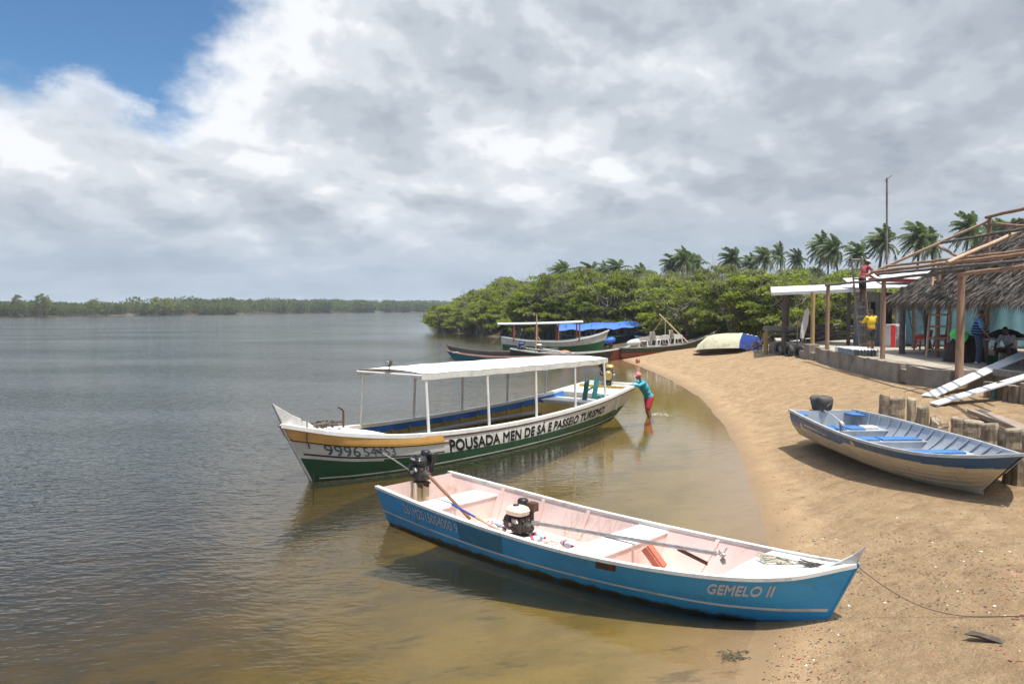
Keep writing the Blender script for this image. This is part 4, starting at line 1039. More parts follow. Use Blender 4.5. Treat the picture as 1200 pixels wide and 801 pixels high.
for sg in (-1, 1):
    mb = MB(); rows = []
    for i in range(31):
        xt = -3.2-7.1*i/30; wdt = tour.halfw(xt, .36); rows.append([Vector((tour.x(xt), sg*(wdt-.02), .36)), Vector((tour.x(xt), sg*(wdt-.40), .36)), Vector((tour.x(xt), sg*(wdt-.40), .31)), Vector((tour.x(xt), sg*(wdt-.02), .31))])
    mb.grid(rows, 0, False, flip=sg > 0); mb.build('bench', M['bench_grey'], tb)
# stern: yellow bulkhead, white seat, after deck, teal boards
mb = MB(); wdt = tour.halfw(-10.45, .55); mb.box((tour.x(-10.3), 0, .34), (.05, 2*wdt-.12, .66), (0, R(-38), 0)); mb.build('bulkhead', M['yellow_box'], tb, bevel=.006)
mb = MB(); wdt = tour.halfw(-11.2, .62); mb.box((tour.x(-11.15), 0, .66), (.95, 2*wdt-.06, .05)); mb.box((tour.x(-10.7), 0, .52), (.04, 2*wdt-.2, .25)); mb.build('stern_seat', M['white_paint'], tb, bevel=.01)
mb = MB(); rows = []
for i in range(10):
    u = tour.u(-13.37)+(tour.u(-11.9)-tour.u(-13.37))*i/9; g = tour.G(max(0, u)); rows.append([Vector((g.x, (g.y-.04)*k, g.z-.06)) for k in (-1,-.5,0,.5,1)])
mb.grid(rows, 0, True); r = rows[-1]; mb.add(r+[p-Vector((0,0,.45)) for p in r[::-1]], [tuple(range(10))]); mb.build('after_deck', M['white_paint'], tb)
g0 = tour.G(0); mb = MB(); mb.box((g0.x+.02, 0, g0.z-.02), (.09, 2*g0.y+.06, .12)); mb.build('transom_rail', M['white_paint'], tb, bevel=.015)
for x0, z0 in ((-11.25,.66),(-11.85,.7)):
    mb = MB(); mb.beam((tour.x(x0+.15), .28, z0-.25), (tour.x(x0-.18), .22, z0+.62), .16, .035, up=(1,0,0)); mb.build('seat_board', M['teal'], tb, bevel=.005)
mb = MB(); mb.beam((tour.x(-11.35), .25, .95), (tour.x(-11.85), .22, 1.05), .03, .07); mb.box((tour.x(-11.75), .5, .74), (.35,.2,.12)); mb.build('seat_board', M['teal'], tb, bevel=.005)
# canopy
PX = [-3.3,-5.25,-7.2,-9.2,-11.05]
rz_ = lambda xt: 2.05-(-3.3-xt)*.011
mb = MB(); rows = []
for i in range(25):
    xt = -3.15-8.15*i/24; z = rz_(xt); wdt = .93+.28*math.sin(PI*min(1, (i+1)/26))**.8; rows.append([Vector((tour.x(xt), wdt*k, z+.02+.05*(1-k*k)+.007*math.sin(i*1.55+k*3)*(.4+abs(math.sin(i*.8))))) for k in (-1.03,-.75,-.4,0,.4,.75,1.03)])
mb.grid(rows, 0, True); mb.grid([[p-Vector((0,0,.02)) for p in r] for r in rows], 0, True, flip=True); mb.build('canopy', M['roof_white'], tb)
mb = MB()
for sg in (-1, 1):
    for i in range(24):
        a, b = rows[i][-1 if sg > 0 else 0], rows[i+1][-1 if sg > 0 else 0]
        dy = Vector((0, -sg*.012, -.075)); mb.beam(a+dy, b+dy, .024, .13, ext=.004)
a, b = rows[0][0], rows[0][-1]; mb.tube([a+Vector((.0,0,-.05)), b+Vector((0,0,-.05))], .028, 8)
a, b = rows[-1][0], rows[-1][-1]; mb.beam(a+Vector((.0,0,-.06)), b+Vector((0,0,-.06)), .03, .12)
mb.build('fascia', M['dirty_white'], tb)
for i, xt in enumerate(PX):
    for sg in (-1, 1):
        g = tour.G(tour.u(xt)); k = int(round((-3.15-xt)/8.15*24)); k = min(24, max(0, k)); tp = rows[k][-1 if sg > 0 else 0]
        mb = MB(); mb.tube([(g.x, sg*(g.y-.03), g.z), (tour.x(xt), tp.y-sg*.04, tp.z-.04)], .034, 10); mb.build('post', M['white_paint'] if sg > 0 or i == 0 else M['dirty_white'], tb)
for k in range(0, 25, 4):
    mb = MB(); mb.beam(rows[k][0]+Vector((0,.03,-.06)), rows[k][-1]+Vector((0,-.03,-.06)), .04, .05); mb.build('roof_beam', M['dirty_white'], tb)
mb = MB(); c = Vector((tour.x(-3.12), .05, rz_(-3.15)+.06)); mb.tube([c, c+Vector((0,0,.1))], .012, 6); mb.lathe([(.05,0),(.085,.02),(.085,.10),(.07,.11)], 12, c+Vector((-.04,0,.15)), Euler((0,PI/2,0)).to_matrix()); lp = mb.build('lamp', M['engine_grey'], tb)
mb = MB(); mb.lathe([(.07,0),(.06,.012)], 12, c+Vector((.072,0,.15)), Euler((0,PI/2,0)).to_matrix()); mb.build('lens', M['lens'], lp)
lettering(tour, 'POUSADA MEN DE SÁ E PASSEIO TURISMO.', M['lettering_dark'], tb, 1, -3.72, -11.2, lambda a: .50+.045*a, lambda a: .872-.065*a, shear=.2, bold=.055)
lettering(tour, '9996', M['lettering_blue'], tb, 1, -.74, -1.40, .545, .745, shear=.1, bold=.012, off=.005)
lettering(tour, '54453', M['lettering_blue'], tb, 1, -1.47, -2.22, .55, .73, shear=.1, off=.005)
# anchor, its line, bow rope
p = at_boat(tb, tour, -1.72, .1, tour.zgun(-1.7)+.03)
o = thing('anchor', 'small rusty anchor standing on the bow of the white tour boat', 'anchor', p, R(-126))
q = MB(); q.tube([(0,0,0),(.0,0,.42)], .022, 8); q.build('shank', M['iron'], o)
q = MB(); q.tube([(.16,0,.50),(.05,0,.45),(0,0,.40)], [.012,.022,.022], 8); q.tube([(0,0,.18),(.32,0,.2)], .018, 8); q.build('fluke', M['iron'], o)
q = MB(); q.box((.0,0,.03), (.16,.2,.06)); q.build('block', M['white_paint'], o, bevel=.006)
coil('rope_coil', 'dark rope heaped on the bow of the white tour boat beside the anchor', at_boat(tb, tour, -1.2, .02, tour.zgun(-1.2)+.05), 80, .27, M['dark_rope'], 6, .016, 1.3, R(-126))
a = at_boat(tb, tour, -.62, .28, 1.24); b = at_boat(tb, tour, -.95, .06, -.05); c = at_boat(tb, tour, -.86, .12, .55); mb = MB()
mb.tube([at_boat(tb, tour, -.66, -.05, 1.29)-a, Vector((0,0,.03)), at_boat(tb, tour, -.60, .30, .9)-a, c-a, at_boat(tb, tour, -.93, .09, .2)-a, b-a, at_boat(tb, tour, -.94, .05, -.5)-a], .014, 6)
mb.tube([c-a, at_boat(tb, tour, -.80, .04, .45)-a, at_boat(tb, tour, -.95, .07, .05)-a], .012, 6)
tag(mb.build('bow_rope', M['dark_rope'], None, a), 'thin rope hanging over the bow of the white tour boat into the water', 'rope')
p = at_boat(tb, tour, -13.32, -.12, 1.02)
longtail('gold and black engine on the stern of the white tour boat', p, R(-126+180+30), 'gold', (.2,0,.2), (1.7,.1,-1.0), M['steel'], M['gold'], tiller=[(-.1,.1,.3),(-.5,.2,.36),(-.95,.25,.52)], s=1.25, brace=False)

# ---- tan and navy aluminium boat on the sand
alu = Hull(SS, [.757,.937,1.028,1.04,.81,.42,.02], [1.119,1.122,1.101,1.102,1.142,1.248,1.38], [.55,.62,.655,.64,.46,.21,.012], [.551,.554,.556,.548,.537,.56,.64], 7.098, .03, .95, .12, bulge=.07, keel=.10, thick=.02)
ab = boat_thing('aluminium_boat', 'tan and navy metal boat with blue seats resting on dry sand', (7.434, 11.429), -88.36, 7.098)
def ami(u, v):
    if u > .50: lo = .70-.10*max(0, (u-.8)/.2)
    elif u > .46: lo = .52+(u-.46)/.04*.18
    else: lo = .52
    if u < .10: lo = .42
    if .10 <= u < .14: lo = .42+(u-.10)/.04*.36
    if .14 <= u < .17: lo = .50
    if .17 < u < .36 and abs(v-.68+.12*(u-.17)) < .022: return 0
    return 1 if v > lo else 0
alu.shell([M['tan_alu'], M['navy_alu']], ab, mi=ami, nu=130, nv=40, tmi=0)
alu.liner([M['alu_grey']], ab, u0=0.0, u1=.985, v0=.10, nu=60)
alu.gunwale(M['alu_rail'], ab, out=.025, inn=.015, top=.012, h=.035, nu=90)
for v in (.14,.27,.40,.52): alu.band(M['tan_alu'], ab, v-.012, v+.012, 'strake', .01, .985, .010)
for k in range(17): alu.rib(M['alu_grey'], ab, -6.8+.38*k, .04, .03, .12, .97)
def aseat(x0, x1, z, blue):
    wdt = min(alu.halfw(x0, z), alu.halfw(x1, z))
    alu.thwart(M['alu_grey'], ab, x0, x1, z, .03, panel=(x0+.02, x1-.05), pm=M['alu_grey'], name='seat')
    for a, b in blue:
        mb = MB(); mb.box((alu.x((x0+x1)/2), (a+b)/2*wdt, z+.018), (abs(x1-x0)-.04, abs(b-a)*wdt-.02, .036)); mb.build('seat_cushion', M['seat_blue'], ab, bevel=.012)
aseat(-6.15,-5.6,.86,[(-.95,-.05),(.0,.45)]); aseat(-4.62,-4.2,.86,[(-.92,-.02),(.02,.92)]); aseat(-2.95,-2.62,.89,[(-.85,.85)])
for sg in (-1, 1):
    mb = MB(); wdt = alu.halfw(-6.9, 1.04); mb.prism([(0,0),(.55,0),(.40,-sg*.26),(0,-sg*.32)] if sg > 0 else [(0,.32),(.40,.26),(.55,0),(0,0)], .04, None, (alu.x(-7.05), sg*wdt if sg > 0 else -wdt, 1.03)); mb.build('corner_seat', M['seat_blue'], ab, bevel=.015)
mb = MB(); mb.box((alu.x(-5.85), .52, .89), (.25,.34,.05)); mb.build('hatch', M['white_plastic'], ab, bevel=.01)
g0 = alu.G(0); mb = MB(); mb.box((alu.x(-7.07), 0, 1.02), (.05, .9, .16)); mb.build('transom_board', M['alu_grey'], ab, bevel=.008)
mb = MB(); mb.lathe([(.065,0),(.065,.004)], 20, (0,0,0)); 
us = alu.u(-3.2); c = alu.pt(us, .76, -1, .006); nn = alu.nrm(us, .76, -1); T = (alu.pt(us+.01, .76, -1)-alu.pt(us, .76, -1)).normalized(); U = nn.cross(T); U = U if U.z > 0 else -U
mb = MB(); mb.add([c+T*.075*math.cos(a)+U*.065*math.sin(a) for a in [k*PI/8 for k in range(9)]]+[c-U*.02+T*.06*(k-1) for k in range(3)][::-1][::-1], [tuple(list(range(9))+[9,10,11])]); mb.build('emblem', M['sticker_yellow'], ab)
for k, (dx, wd_) in enumerate(((-.42,.05),(-.34,.05),(-.26,.16))):
    mb = MB(); q = alu.pt(alu.u(-3.2+dx), .69, -1, .006); mb.add([q, q+T*wd_, q+T*wd_+U*.035, q+U*.035], [(0,1,2,3)]); mb.build('sticker', M['sticker_blue'], ab)
# outboard motor under a tied cloth
p = at_boat(ab, alu, -7.1, .0, 1.0)
o = thing('outboard_motor', 'outboard motor wrapped in dark cloth on the stern of the tan metal boat', 'outboard motor', p, R(-88.4))
mb = MB(); prof = [(.13,0),(.20,.03),(.235,.12),(.25,.28),(.245,.40),(.20,.47),(.1,.49),(.01,.48)]; nseg = 28; vs = []
rr = random.Random(5)
for r, z in prof:
    for k in range(nseg):
        a = 2*PI*k/nseg; f = 1+.07*math.sin(a*5+z*9)+.05*math.sin(a*9-z*14)+(.06 if z > .38 else 0)*math.sin(a*3+1); vs.append((r*1.05*f*math.cos(a)*(.86+.35*z), r*1.0*f*math.sin(a)*(.86+.35*z), .06+z*.78+.015*math.sin(a*4+z*8)))
fs = [(i*nseg+k, i*nseg+(k+1) % nseg, (i+1)*nseg+(k+1) % nseg, (i+1)*nseg+k) for i in range(len(prof)-1) for k in range(nseg)]
mb.add(vs, fs, 0, True); mb.build('cloth_cover', M['cloth_black'], o)
mb = MB(); mb.tube([(.30,.0,.22),(0.1,.24,.34),(-.2,.15,.30),(-.3,-.05,.2),(-.05,-.235,.30),(.22,-.15,.42)], .012, 6); mb.build('tie', M['dark_rope'], o)
mb = MB(); mb.box((-.02,0,-.25), (.22,.10,.72)); mb.box((-.06,0,-.52), (.26,.02,.2)); mb.box((.02,0,.02), (.2,.26,.14)); mb.build('leg', M['engine_black'], o, bevel=.02)
mb = MB(); mb.tube([(.18,-.02,.12),(.9,-.12,.10),(1.75,-.30,.06)], .018, 8); tl = mb.build('tiller', M['alu_rail'], o)
mb = MB(); mb.tube([(1.72,-.30,.065),(1.92,-.34,.05)], .032, 10); mb.build('grip', M['white_plastic'], tl)
mb = MB()
for k in range(3): mb.tube([(1.5+.05*k,-.25,.07),(1.45+.08*k,-.2,-.1),(1.55+.03*k,-.28,-.24),(1.7,-.3,-.12),(1.68,-.29,.05)], .010, 6)
mb.build('cable', M['dark_rope'], tl)
# ------------------------------------------------------------------ platform, poles, thatch, shack
PZ = 1.70
FA, FB, FC, FD = Vector((12.1,21.0,0)), Vector((12.75,28.0,0)), Vector((13.7,36.0,0)), Vector((13.2,40.5,0))
def front(t):                       # a point of the front line: 0 A .. 1 B .. 2 C
    return FA.lerp(FB, t) if t <= 1 else FB.lerp(FC, t-1)
mb = MB(); rr = random.Random(2)
top = [(13.8,14.0),(13.75,22.7),(12.75,22.95),(12.6,25.0),(12.75,28.0),(13.7,35.0),(14.3,37.4),(13.75,41.2),(15.5,47),(40,47),(40,14)]
vs = [(x, y, PZ) for x, y in top]+[(x, y, .5) for x, y in top]; n = len(top)
mb.add(vs, [tuple(reversed(range(n)))]+[(i, (i+1) % n, n+(i+1) % n, n+i) for i in range(n)])
pf = thing('platform', 'raised dusty concrete platform under the unfinished pole roof', 'platform')
mb.build('slab', M['slab'], pf, fixn=True)
# low retaining wall along the sand, with a gap and broken end
def wallseg(a, b, z0, z1, th=.24, seed=1, nm='wall'):
    q = MB(); r = random.Random(seed); N = max(3, int((b-a).length/.35)); d = (b-a).normalized(); nrm = Vector((d.y, -d.x, 0))*-1
    if nrm.x > 0: nrm = -nrm
    rows = []
    for i in range(N+1):
        p = a.lerp(b, i/N); j = r.uniform(-.015,.015); zt = z1+r.uniform(-.02,.02); zb = min(z0, gz(p.x, p.y)-.15)
        P = [p+nrm*(th*.5+.02+j), p+nrm*(th*.5+j), p-nrm*th*.5, p-nrm*th*.5]
        rows.append([Vector((P[0].x, P[0].y, zb)), Vector((P[0].x+r.uniform(-.01,.01), P[0].y, (zb+zt)/2)), Vector((P[1].x, P[1].y, zt)), Vector((P[2].x, P[2].y, zt+r.uniform(-.01,.01))), Vector((P[3].x, P[3].y, zb))])
    q.grid(rows, 0, False); q.add(rows[0], [(0,1,2,3,4)]); q.add(rows[-1], [(4,3,2,1,0)])
    return q.build(nm, M['concrete'], None, fixn=True)
off = Vector((-.14,0,0))
w1 = wallseg(Vector((12.78,22.75,0))+off, Vector((12.52,24.75,0))+off, .9, PZ-.02, seed=1, nm='retaining_wall'); tag(w1, 'stained concrete wall stretch with a broken end beside the thick front post', 'wall')
w2 = wallseg(Vector((12.50,25.15,0))+off, Vector((12.75,28.0,0))+off, .9, PZ+.01, seed=2, nm='retaining_wall'); tag(w2, 'long stained concrete retaining wall facing the sand below the yellow shirted man', 'wall')
w3 = wallseg(Vector((12.75,28.0,0))+off, Vector((13.55,34.6,0))+off, .9, PZ+.01, seed=3, nm='section'); w3.parent = w2
mb = MB(); mb.box((12.46,24.95,1.35), (.34,.42,.42)); o = mb.build('sill', M['concrete'], w1, bevel=.02)
st = thing('concrete_steps', 'small worn concrete steps at the far end of the retaining wall', 'steps', (13.72,35.1,1.2))
for k, (dx, dy, h) in enumerate(((0,0,.55),(-.02,.62,.28),(-.03,1.24,.62),(-.04,1.8,.3))):
    mb = MB(); mb.box((dx, dy, h/2-.1), (.5,.58,h+.2)); mb.build('block', M['concrete'], st, bevel=.025)
w4 = wallseg(Vector((14.10,37.5,0)), Vector((13.5,41.3,0)), .9, 1.72, .3, 5, 'retaining_wall'); tag(w4, 'low concrete wall end hung with three old tyres', 'wall')
def tyre(px, py, D, rz, label):
    X = (px-600)/FPX*D; z = CAM_H+(360-py)/FPX*D; o = thing('old_tyre', label, 'tyre', (X, D, z), rz, 'tyres hung on the wall')
    Mx = Euler((0, PI/2, 0)).to_matrix(); q = MB()
    prof = [(.20,-.09),(.25,-.10),(.31,-.095),(.335,-.06),(.34,0),(.335,.06),(.31,.095),(.25,.10),(.20,.09),(.19,.06),(.24,.05),(.30,.04),(.30,-.04),(.24,-.05),(.19,-.06),(.20,-.09)]
    nn = 26; vs = [Mx@Vector((r*math.cos(2*PI*k/nn), r*math.sin(2*PI*k/nn), zz)) for r, zz in prof for k in range(nn)]
    q.add(vs, [(i*nn+k, i*nn+(k+1) % nn, (i+1)*nn+(k+1) % nn, (i+1)*nn+k) for i in range(len(prof)-1) for k in range(nn)], 0, True)
    q.build('casing', M['rubber'], o, fixn=True); q = MB(); q.tube([(0,-.04,.30),(.05,-.03,.55),(.2,0,.6)], .012, 6); q.build('hanger', M['dark_rope'], o)
tyre(914.5, 408.5, 39.6, .5, 'old tyre on the wall end, next to the short yellow post'); tyre(925, 411, 38.6, .15, 'old tyre on the wall end, between the two other tyres'); tyre(938.5, 412.5, 37.2, .45, 'old tyre on the wall end, nearest to the concrete steps')

def pole(name, label, cat, pts, r0, r1, m, group=None, seed=1, n=9, parent=None, wob=.012):
    a, b = Vector(pts[0]), Vector(pts[-1]); r = random.Random(seed*7+int(a.x*100)); N = max(5, int((b-a).length/.6)); q = MB()
    P = []; 
    for i in range(N+1):
        p = a.lerp(b, i/N) if len(pts) == 2 else None
        w_ = wob if 0 < i < N else 0; P.append(p+Vector((r.uniform(-w_, w_), r.uniform(-w_, w_), r.uniform(-w_, w_)))-a)
    q.tube(P, [r0+(r1-r0)*i/N for i in range(N+1)], n, jit=.035)
    o = q.build(name, m, parent, a)
    return tag(o, label, cat, group) if not parent else o
fr_ = thing('pole_frame', 'unfinished roof frame of peeled poles over the platform', 'roof frame')
def fp(a, b, r, m, nm, sd=1, r1=None): return pole(nm, None, None, [a, b], r, r1 or r*.88, m, seed=sd, parent=fr_)
fp((12.72,22.6,1.3), (12.72,22.6,4.48), .112, M['pole_wood'], 'post', 1); fp((12.95,27.8,1.55), (12.95,27.8,4.42), .085, M['pole_wood'], 'post', 2)
fp((13.55,34.2,1.55), (13.55,34.2,4.42), .09, M['pole_wood'], 'post', 3); fp((15.5,29.0,1.6), (15.5,29.0,5.1), .085, M['pole_wood'], 'post', 4)
fp((16.1,27,1.6), (16.1,27,6.55), .075, M['pole_wood'], 'post', 5); fp((16.2,24.6,1.6), (16.2,24.6,4.3), .13, M['driftwood'], 'post', 6)
PL_, PW, PD = M['pole_light'], M['pole_wood'], M['pole_dark']
for k, (a, b, r, m) in enumerate([((13.6,34.6,4.45),(12.95,27.8,4.47),.048,PD),((12.95,28.2,4.47),(12.70,22.3,4.54),.052,PD),((12.70,22.7,4.42),(11.0,15.5,4.44),.057,PW),
    ((14.0,30,5.04),(12.7,18.8,4.90),.05,PW),((13.3,29.5,4.8),(12.3,18.3,4.78),.056,PW),((13.1,28.5,4.68),(11.6,17.4,4.56),.046,PD)]): fp(a, b, r, m, 'purlin', k+11)
for k, (a, b, r, m) in enumerate([((13.5,30.4,4.72),(16.1,27,6.42),.056,PL_),((12.1,22.2,4.74),(14.65,23.0,5.72),.06,PL_),((15.3,28.8,5.80),(13.8,20.6,5.62),.05,PD)]): fp(a, b, r, m, 'rafter', k+21)
fp((16.1,27.2,6.55), (15.2,20.0,6.52), .058, PW, 'ridge_pole', 31)
fp((16.1,27,6.3), (15.8,24.6,6.0), .05, PW, 'brace', 32); fp((15.1,28.3,5.66), (14.9,26.3,5.05), .055, PW, 'brace', 33)

# thatched house roof on old posts
th = thing('thatched_house', 'open house with a shaggy grey palm thatch roof and light blue tin wall', 'house')
E1, E2 = Vector((15.25,32.4,3.86)), Vector((13.3,15.5,3.72)); R1, R2 = Vector((17.9,28.0,6.55)), Vector((16.9,15.5,6.55)); E3, E4 = Vector((21.5,35.6,3.9)), Vector((21.8,15.5,3.9))
def quadgrid(a, b, c, d, n, m_): return [[a.lerp(b, i/n).lerp(d.lerp(c, i/n), j/m_) for j in range(m_+1)] for i in range(n+1)]
mb = MB()
for (a, b, c, d) in ((E1,E2,R2,R1),(E3,E1,R1,R1),(E4,E3,R1,R2)): mb.grid(quadgrid(a, b, c, d, 20, 8), 0, False)
mb.build('roof', M['thatch'], th)
rng = np.random.default_rng(9); V = []; F = []; mi = []
def strand(p, d, L, wd):
    n = np.cross(d, rng.normal(size=3)); n /= np.linalg.norm(n)+1e-9; s = n*wd; b0 = len(V)
    V.extend([p-s, p+s, p+d*L*.6+s*.7+np.array([0,0,-.06*L]), p+d*L+np.array([0,0,-.2*L])]); F.append((b0, b0+1, b0+2, b0+3)); mi.append(int(rng.random() < .45))
for (a, b, c, d, n) in ((E1,E2,R2,R1,17000),(E3,E1,R1,R1,4000)):
    a, b, c, d = [np.array(q) for q in (a, b, c, d)]
    for k in range(n):
        s_, t_ = rng.random(), rng.random(); rowz = int(t_*16)/16
        p = (a+(b-a)*s_)*(1-t_)+(d+(c-d)*s_)*t_; up = ((d+(c-d)*s_)-(a+(b-a)*s_)); up /= np.linalg.norm(up)
        nr = np.cross(b-a, up); nr /= np.linalg.norm(nr); nr = nr if nr[2] > 0 else -nr
        dr = -up+nr*.18*rng.random()+(b-a)/np.linalg.norm(b-a)*rng.normal()*.65; dr /= np.linalg.norm(dr)
        strand(p+nr*(.02+.06*rng.random()), dr, .22+.34*rng.random(), .010)
    for k in range(1800 if n > 3000 else 500):     # ragged fringe hanging at the eave
        s_ = rng.random(); p = a+(b-a)*s_; up = ((d+(c-d)*s_)-p); up /= np.linalg.norm(up)
        hang = .35+.35*(math.sin(s_*31)*.5+.5)*rng.random()+.3*rng.random()
        dr = -up*.45+np.array([0,0,-1.])+rng.normal(size=3)*.28; dr /= np.linalg.norm(dr); strand(p+up*.25*rng.random()+rng.normal(size=3)*.05, dr, hang*.72, .013)
o = link('thatch_strands', np_mesh('thatch_strands', np.array(V), np.array(F), np.array(mi), [M['thatch'], M['thatch_leaf']]), th)
tag(o, kind='stuff')
for k, (x, y, lean) in enumerate([(17.8,35.2,.0),(19.0,34.8,.1),(17.0,32.5,-.1),(15.1,30.8,.0),(18.6,31.5,.12)]):
    pole('post', None, None, [(x, y, 1.6), (x+lean*2, y, 4.3)], .11, .10, M['pole_dark'] if k % 2 else M['driftwood'], seed=k+40, parent=th)
WA, WB = Vector((18.05,37.2,0)), Vector((24.6,33.0,0))
def tin(nm, a, b, z0, z1, m, parent, pitch=.19, amp=.022):
    q = MB(); L = (b-a).length; N = int(L/pitch*4); d = (b-a)/L; nr = Vector((d.y, -d.x, 0)); P = []
    for i in range(N+1):
        p = a+d*(L*i/N)+nr*amp*math.sin(i*PI/2); P.append([Vector((p.x, p.y, z0)), Vector((p.x, p.y, (z0+z1)/2)), Vector((p.x, p.y, z1))])
    q.grid(P, 0, True); P2 = [[v-nr*.03 for v in r] for r in P]; q.grid(P2, 0, True, flip=True); return q.build(nm, m, parent)
tin('wall', WA, WB, PZ, 4.6, M['wall_blue'], th, .55, .022)
mb = MB(); mb.beam(WA+Vector((0,-.06,PZ+.05)), WB+Vector((0,-.06,PZ+.05)), .06, .10); mb.build('sill', M['pole_dark'], th)
sh = thing('tin_shack', 'small grey tin shack with a dark doorway left of the blue wall', 'shack')
SA = Vector((16.25,37.9,0)); SB = Vector((17.35,37.6,0)); SC = Vector((18.0,37.25,0))
tin('wall', SA, SB, 1.5, 4.2, M['wall_grey'], sh, .16, .018)
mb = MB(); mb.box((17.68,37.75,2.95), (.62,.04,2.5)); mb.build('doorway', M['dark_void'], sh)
for x, y in ((17.38,37.5),(17.98,37.22)): mb = MB(); mb.box((x, y, 2.95), (.09,.09,2.5)); mb.build('door_frame', M['dirty_white'], sh)
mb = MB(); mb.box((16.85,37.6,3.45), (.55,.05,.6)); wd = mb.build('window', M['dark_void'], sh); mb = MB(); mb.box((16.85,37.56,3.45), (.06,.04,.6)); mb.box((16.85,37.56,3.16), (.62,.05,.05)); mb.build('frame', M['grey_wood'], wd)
mb = MB(); mb.box((15.95,37.75,2.95), (.14,.12,2.7)); mb.build('corner_post', M['pole_dark'], sh)
def roofsheet(nm, P, m, parent, th_=.03):
    q = MB(); a, b, c, d = [Vector(p) for p in P]; g = quadgrid(a, b, c, d, 12, 4); q.grid(g, 0, True); q.grid([[v-Vector((0,0,th_)) for v in r] for r in g], 0, True, flip=True)
    for r in ([g[0], g[-1], [r[0] for r in g], [r[-1] for r in g]]): q.add(list(r)+[v-Vector((0,0,th_)) for v in r[::-1]], [tuple(range(2*len(r)))])
    return q.build(nm, m, parent)
roofsheet('roof', [(15.6,36.2,4.36),(18.3,35.6,4.42),(18.8,38.2,5.0),(15.9,38.4,4.9)], M['zinc'], sh)
roofsheet('roof', [(16.9,36.6,4.62),(19.2,35.5,4.72),(19.7,37.6,5.25),(17.2,38.4,5.1)], M['zinc'], sh)
mb = MB(); mb.beam((16.2,36.3,4.75),(19.4,34.6,4.62), .05, .16); mb.build('ridge_cap', M['red_line'], sh)
aw = thing('awning', 'flat white sheet metal awning on four round posts by the mangroves', 'awning')
roofsheet('roof', [(12.85,39.4,4.22),(16.6,36.5,4.40),(18.2,40.5,4.75),(14.0,43.2,4.6)], M['zinc'], aw)
mb = MB(); mb.beam((12.84,39.38,4.16),(16.6,36.48,4.30), .03, .14); mb.build('fascia', M['zinc_y'], aw)
mb = MB(); mb.beam((12.84,39.4,4.12),(14.0,43.2,4.5), .03, .14); mb.build('fascia', M['zinc_y'], aw)
for k, (x, y) in enumerate(((13.45,39.4),(14.35,38.0),(14.6,42.2),(16.4,37.0))): pole('post', None, None, [(x, y, 1.4), (x, y, 4.2+.03*k)], .10, .095, M['driftwood'] if k != 1 else M['pole_yellow'], seed=60+k, parent=aw)
pole('short_post', 'short yellowish post at the end of the tyre wall', 'post', [(13.05,40.9,1.0),(13.05,40.9,2.2)], .12, .12, M['pole_yellow'])
pole('antenna_mast', 'tall thin antenna mast against the cloudy sky', 'mast', [(19.3,41,1.5),(19.15,41,10.1)], .06, .05, M['mast'], wob=.006)
mo = bpy.data.objects['antenna_mast']; mb = MB(); mb.beam((-.25,.0,8.45),(.1,0,8.72), .04, .04); mb.beam((-.14,0,8.5),(-.14,0,8.25), .03,.03); mb.build('antenna', M['mast'], mo)
# ladders
def ladder(label, a, b, wv, n, m, r=.03, parts=True):
    a = Vector(a); b = Vector(b); wv = Vector(wv); o = thing('ladder', label, 'ladder', a)
    for s in (0, 1):
        q = MB(); q.tube([wv*s, (b-a)*.5+wv*s*.95, b-a+wv*s*.9], [r, r, r*.9], 7, jit=.05); q.build('rail', m, o)
    for k in range(n):
        f = (k+.7)/n; q = MB(); q.tube([(b-a)*f-wv*.04, (b-a)*f+wv*1.0], r*.8, 6); q.build('rung', m, o)
    return o
ladder('rough wooden ladder with the red shirted worker on it', (14.62,33.4,PZ), (13.75,32.4,5.55), (.48,.0,0), 10, M['grey_wood'], .04)
ladder('light wooden ladder leaning on the inner brown post', (14.75,28.3,PZ), (15.35,29.1,4.6), (.62,-.25,0), 7, M['pole_light'], .048)
ladder('dark metal ladder leaning against the blue wall', (18.1,35.6,PZ), (18.0,36.6,4.2), (.55,-.15,0), 7, M['black_paint'], .03)
# furniture and clutter on the platform
def chair(label, loc, rz, m, cat='chair', name='plastic_chair', s=1.0, group=None, tilt=0):
    o = thing(name, label, cat, loc, rz, group); o.scale = (s, s, s); o.rotation_euler = (tilt, 0, rz)
    q = MB(); q.grid([[Vector((x, y, .44-.03*math.cos(x*6)*(1-abs(y)*2))) for y in (-.22,-.1,0,.1,.22)] for x in (-.2,-.1,0,.1,.22)], 0, True); q.grid([[Vector((x, y, .41)) for y in (-.22,0,.22)] for x in (-.2,0,.22)], 0, False, flip=True); q.build('seat', m, o)
    q = MB(); g = [[Vector((-.2-.10*k-.03*math.cos(y*5), y*(1-.1*k), .44+.42*k)) for y in (-.22,-.11,0,.11,.22)] for k in (0,.33,.66,1)]; q.grid(g, 0, True); q.grid([[v+Vector((-.02,0,0)) for v in r] for r in g], 0, True, flip=True); q.build('backrest', m, o)
    for sy in (-1, 1):
        q = MB(); q.grid([[Vector((x, sy*(.235+.02*(k == 1)), z)) for x, z in ((-.26,.46+.2*k),(-.05,.46+.2*k),(.15,.45+.18*k),(.22,.44+.15*k))] for k in (0,1)], 0, True); q.grid([[Vector((x, sy*(.225+.02*(k == 1)), z)) for x, z in ((-.26,.46+.2*k),(-.05,.46+.2*k),(.15,.45+.18*k),(.22,.44+.15*k))] for k in (0,1)], 0, True, flip=True); q.build('armrest', m, o)
        for sx in (-1, 1): q = MB(); q.beam((sx*.19,sy*.2,.43), (sx*.25,sy*.24,0), .035, .10, up=(0,1,0)); q.build('leg', m, o)
    return o
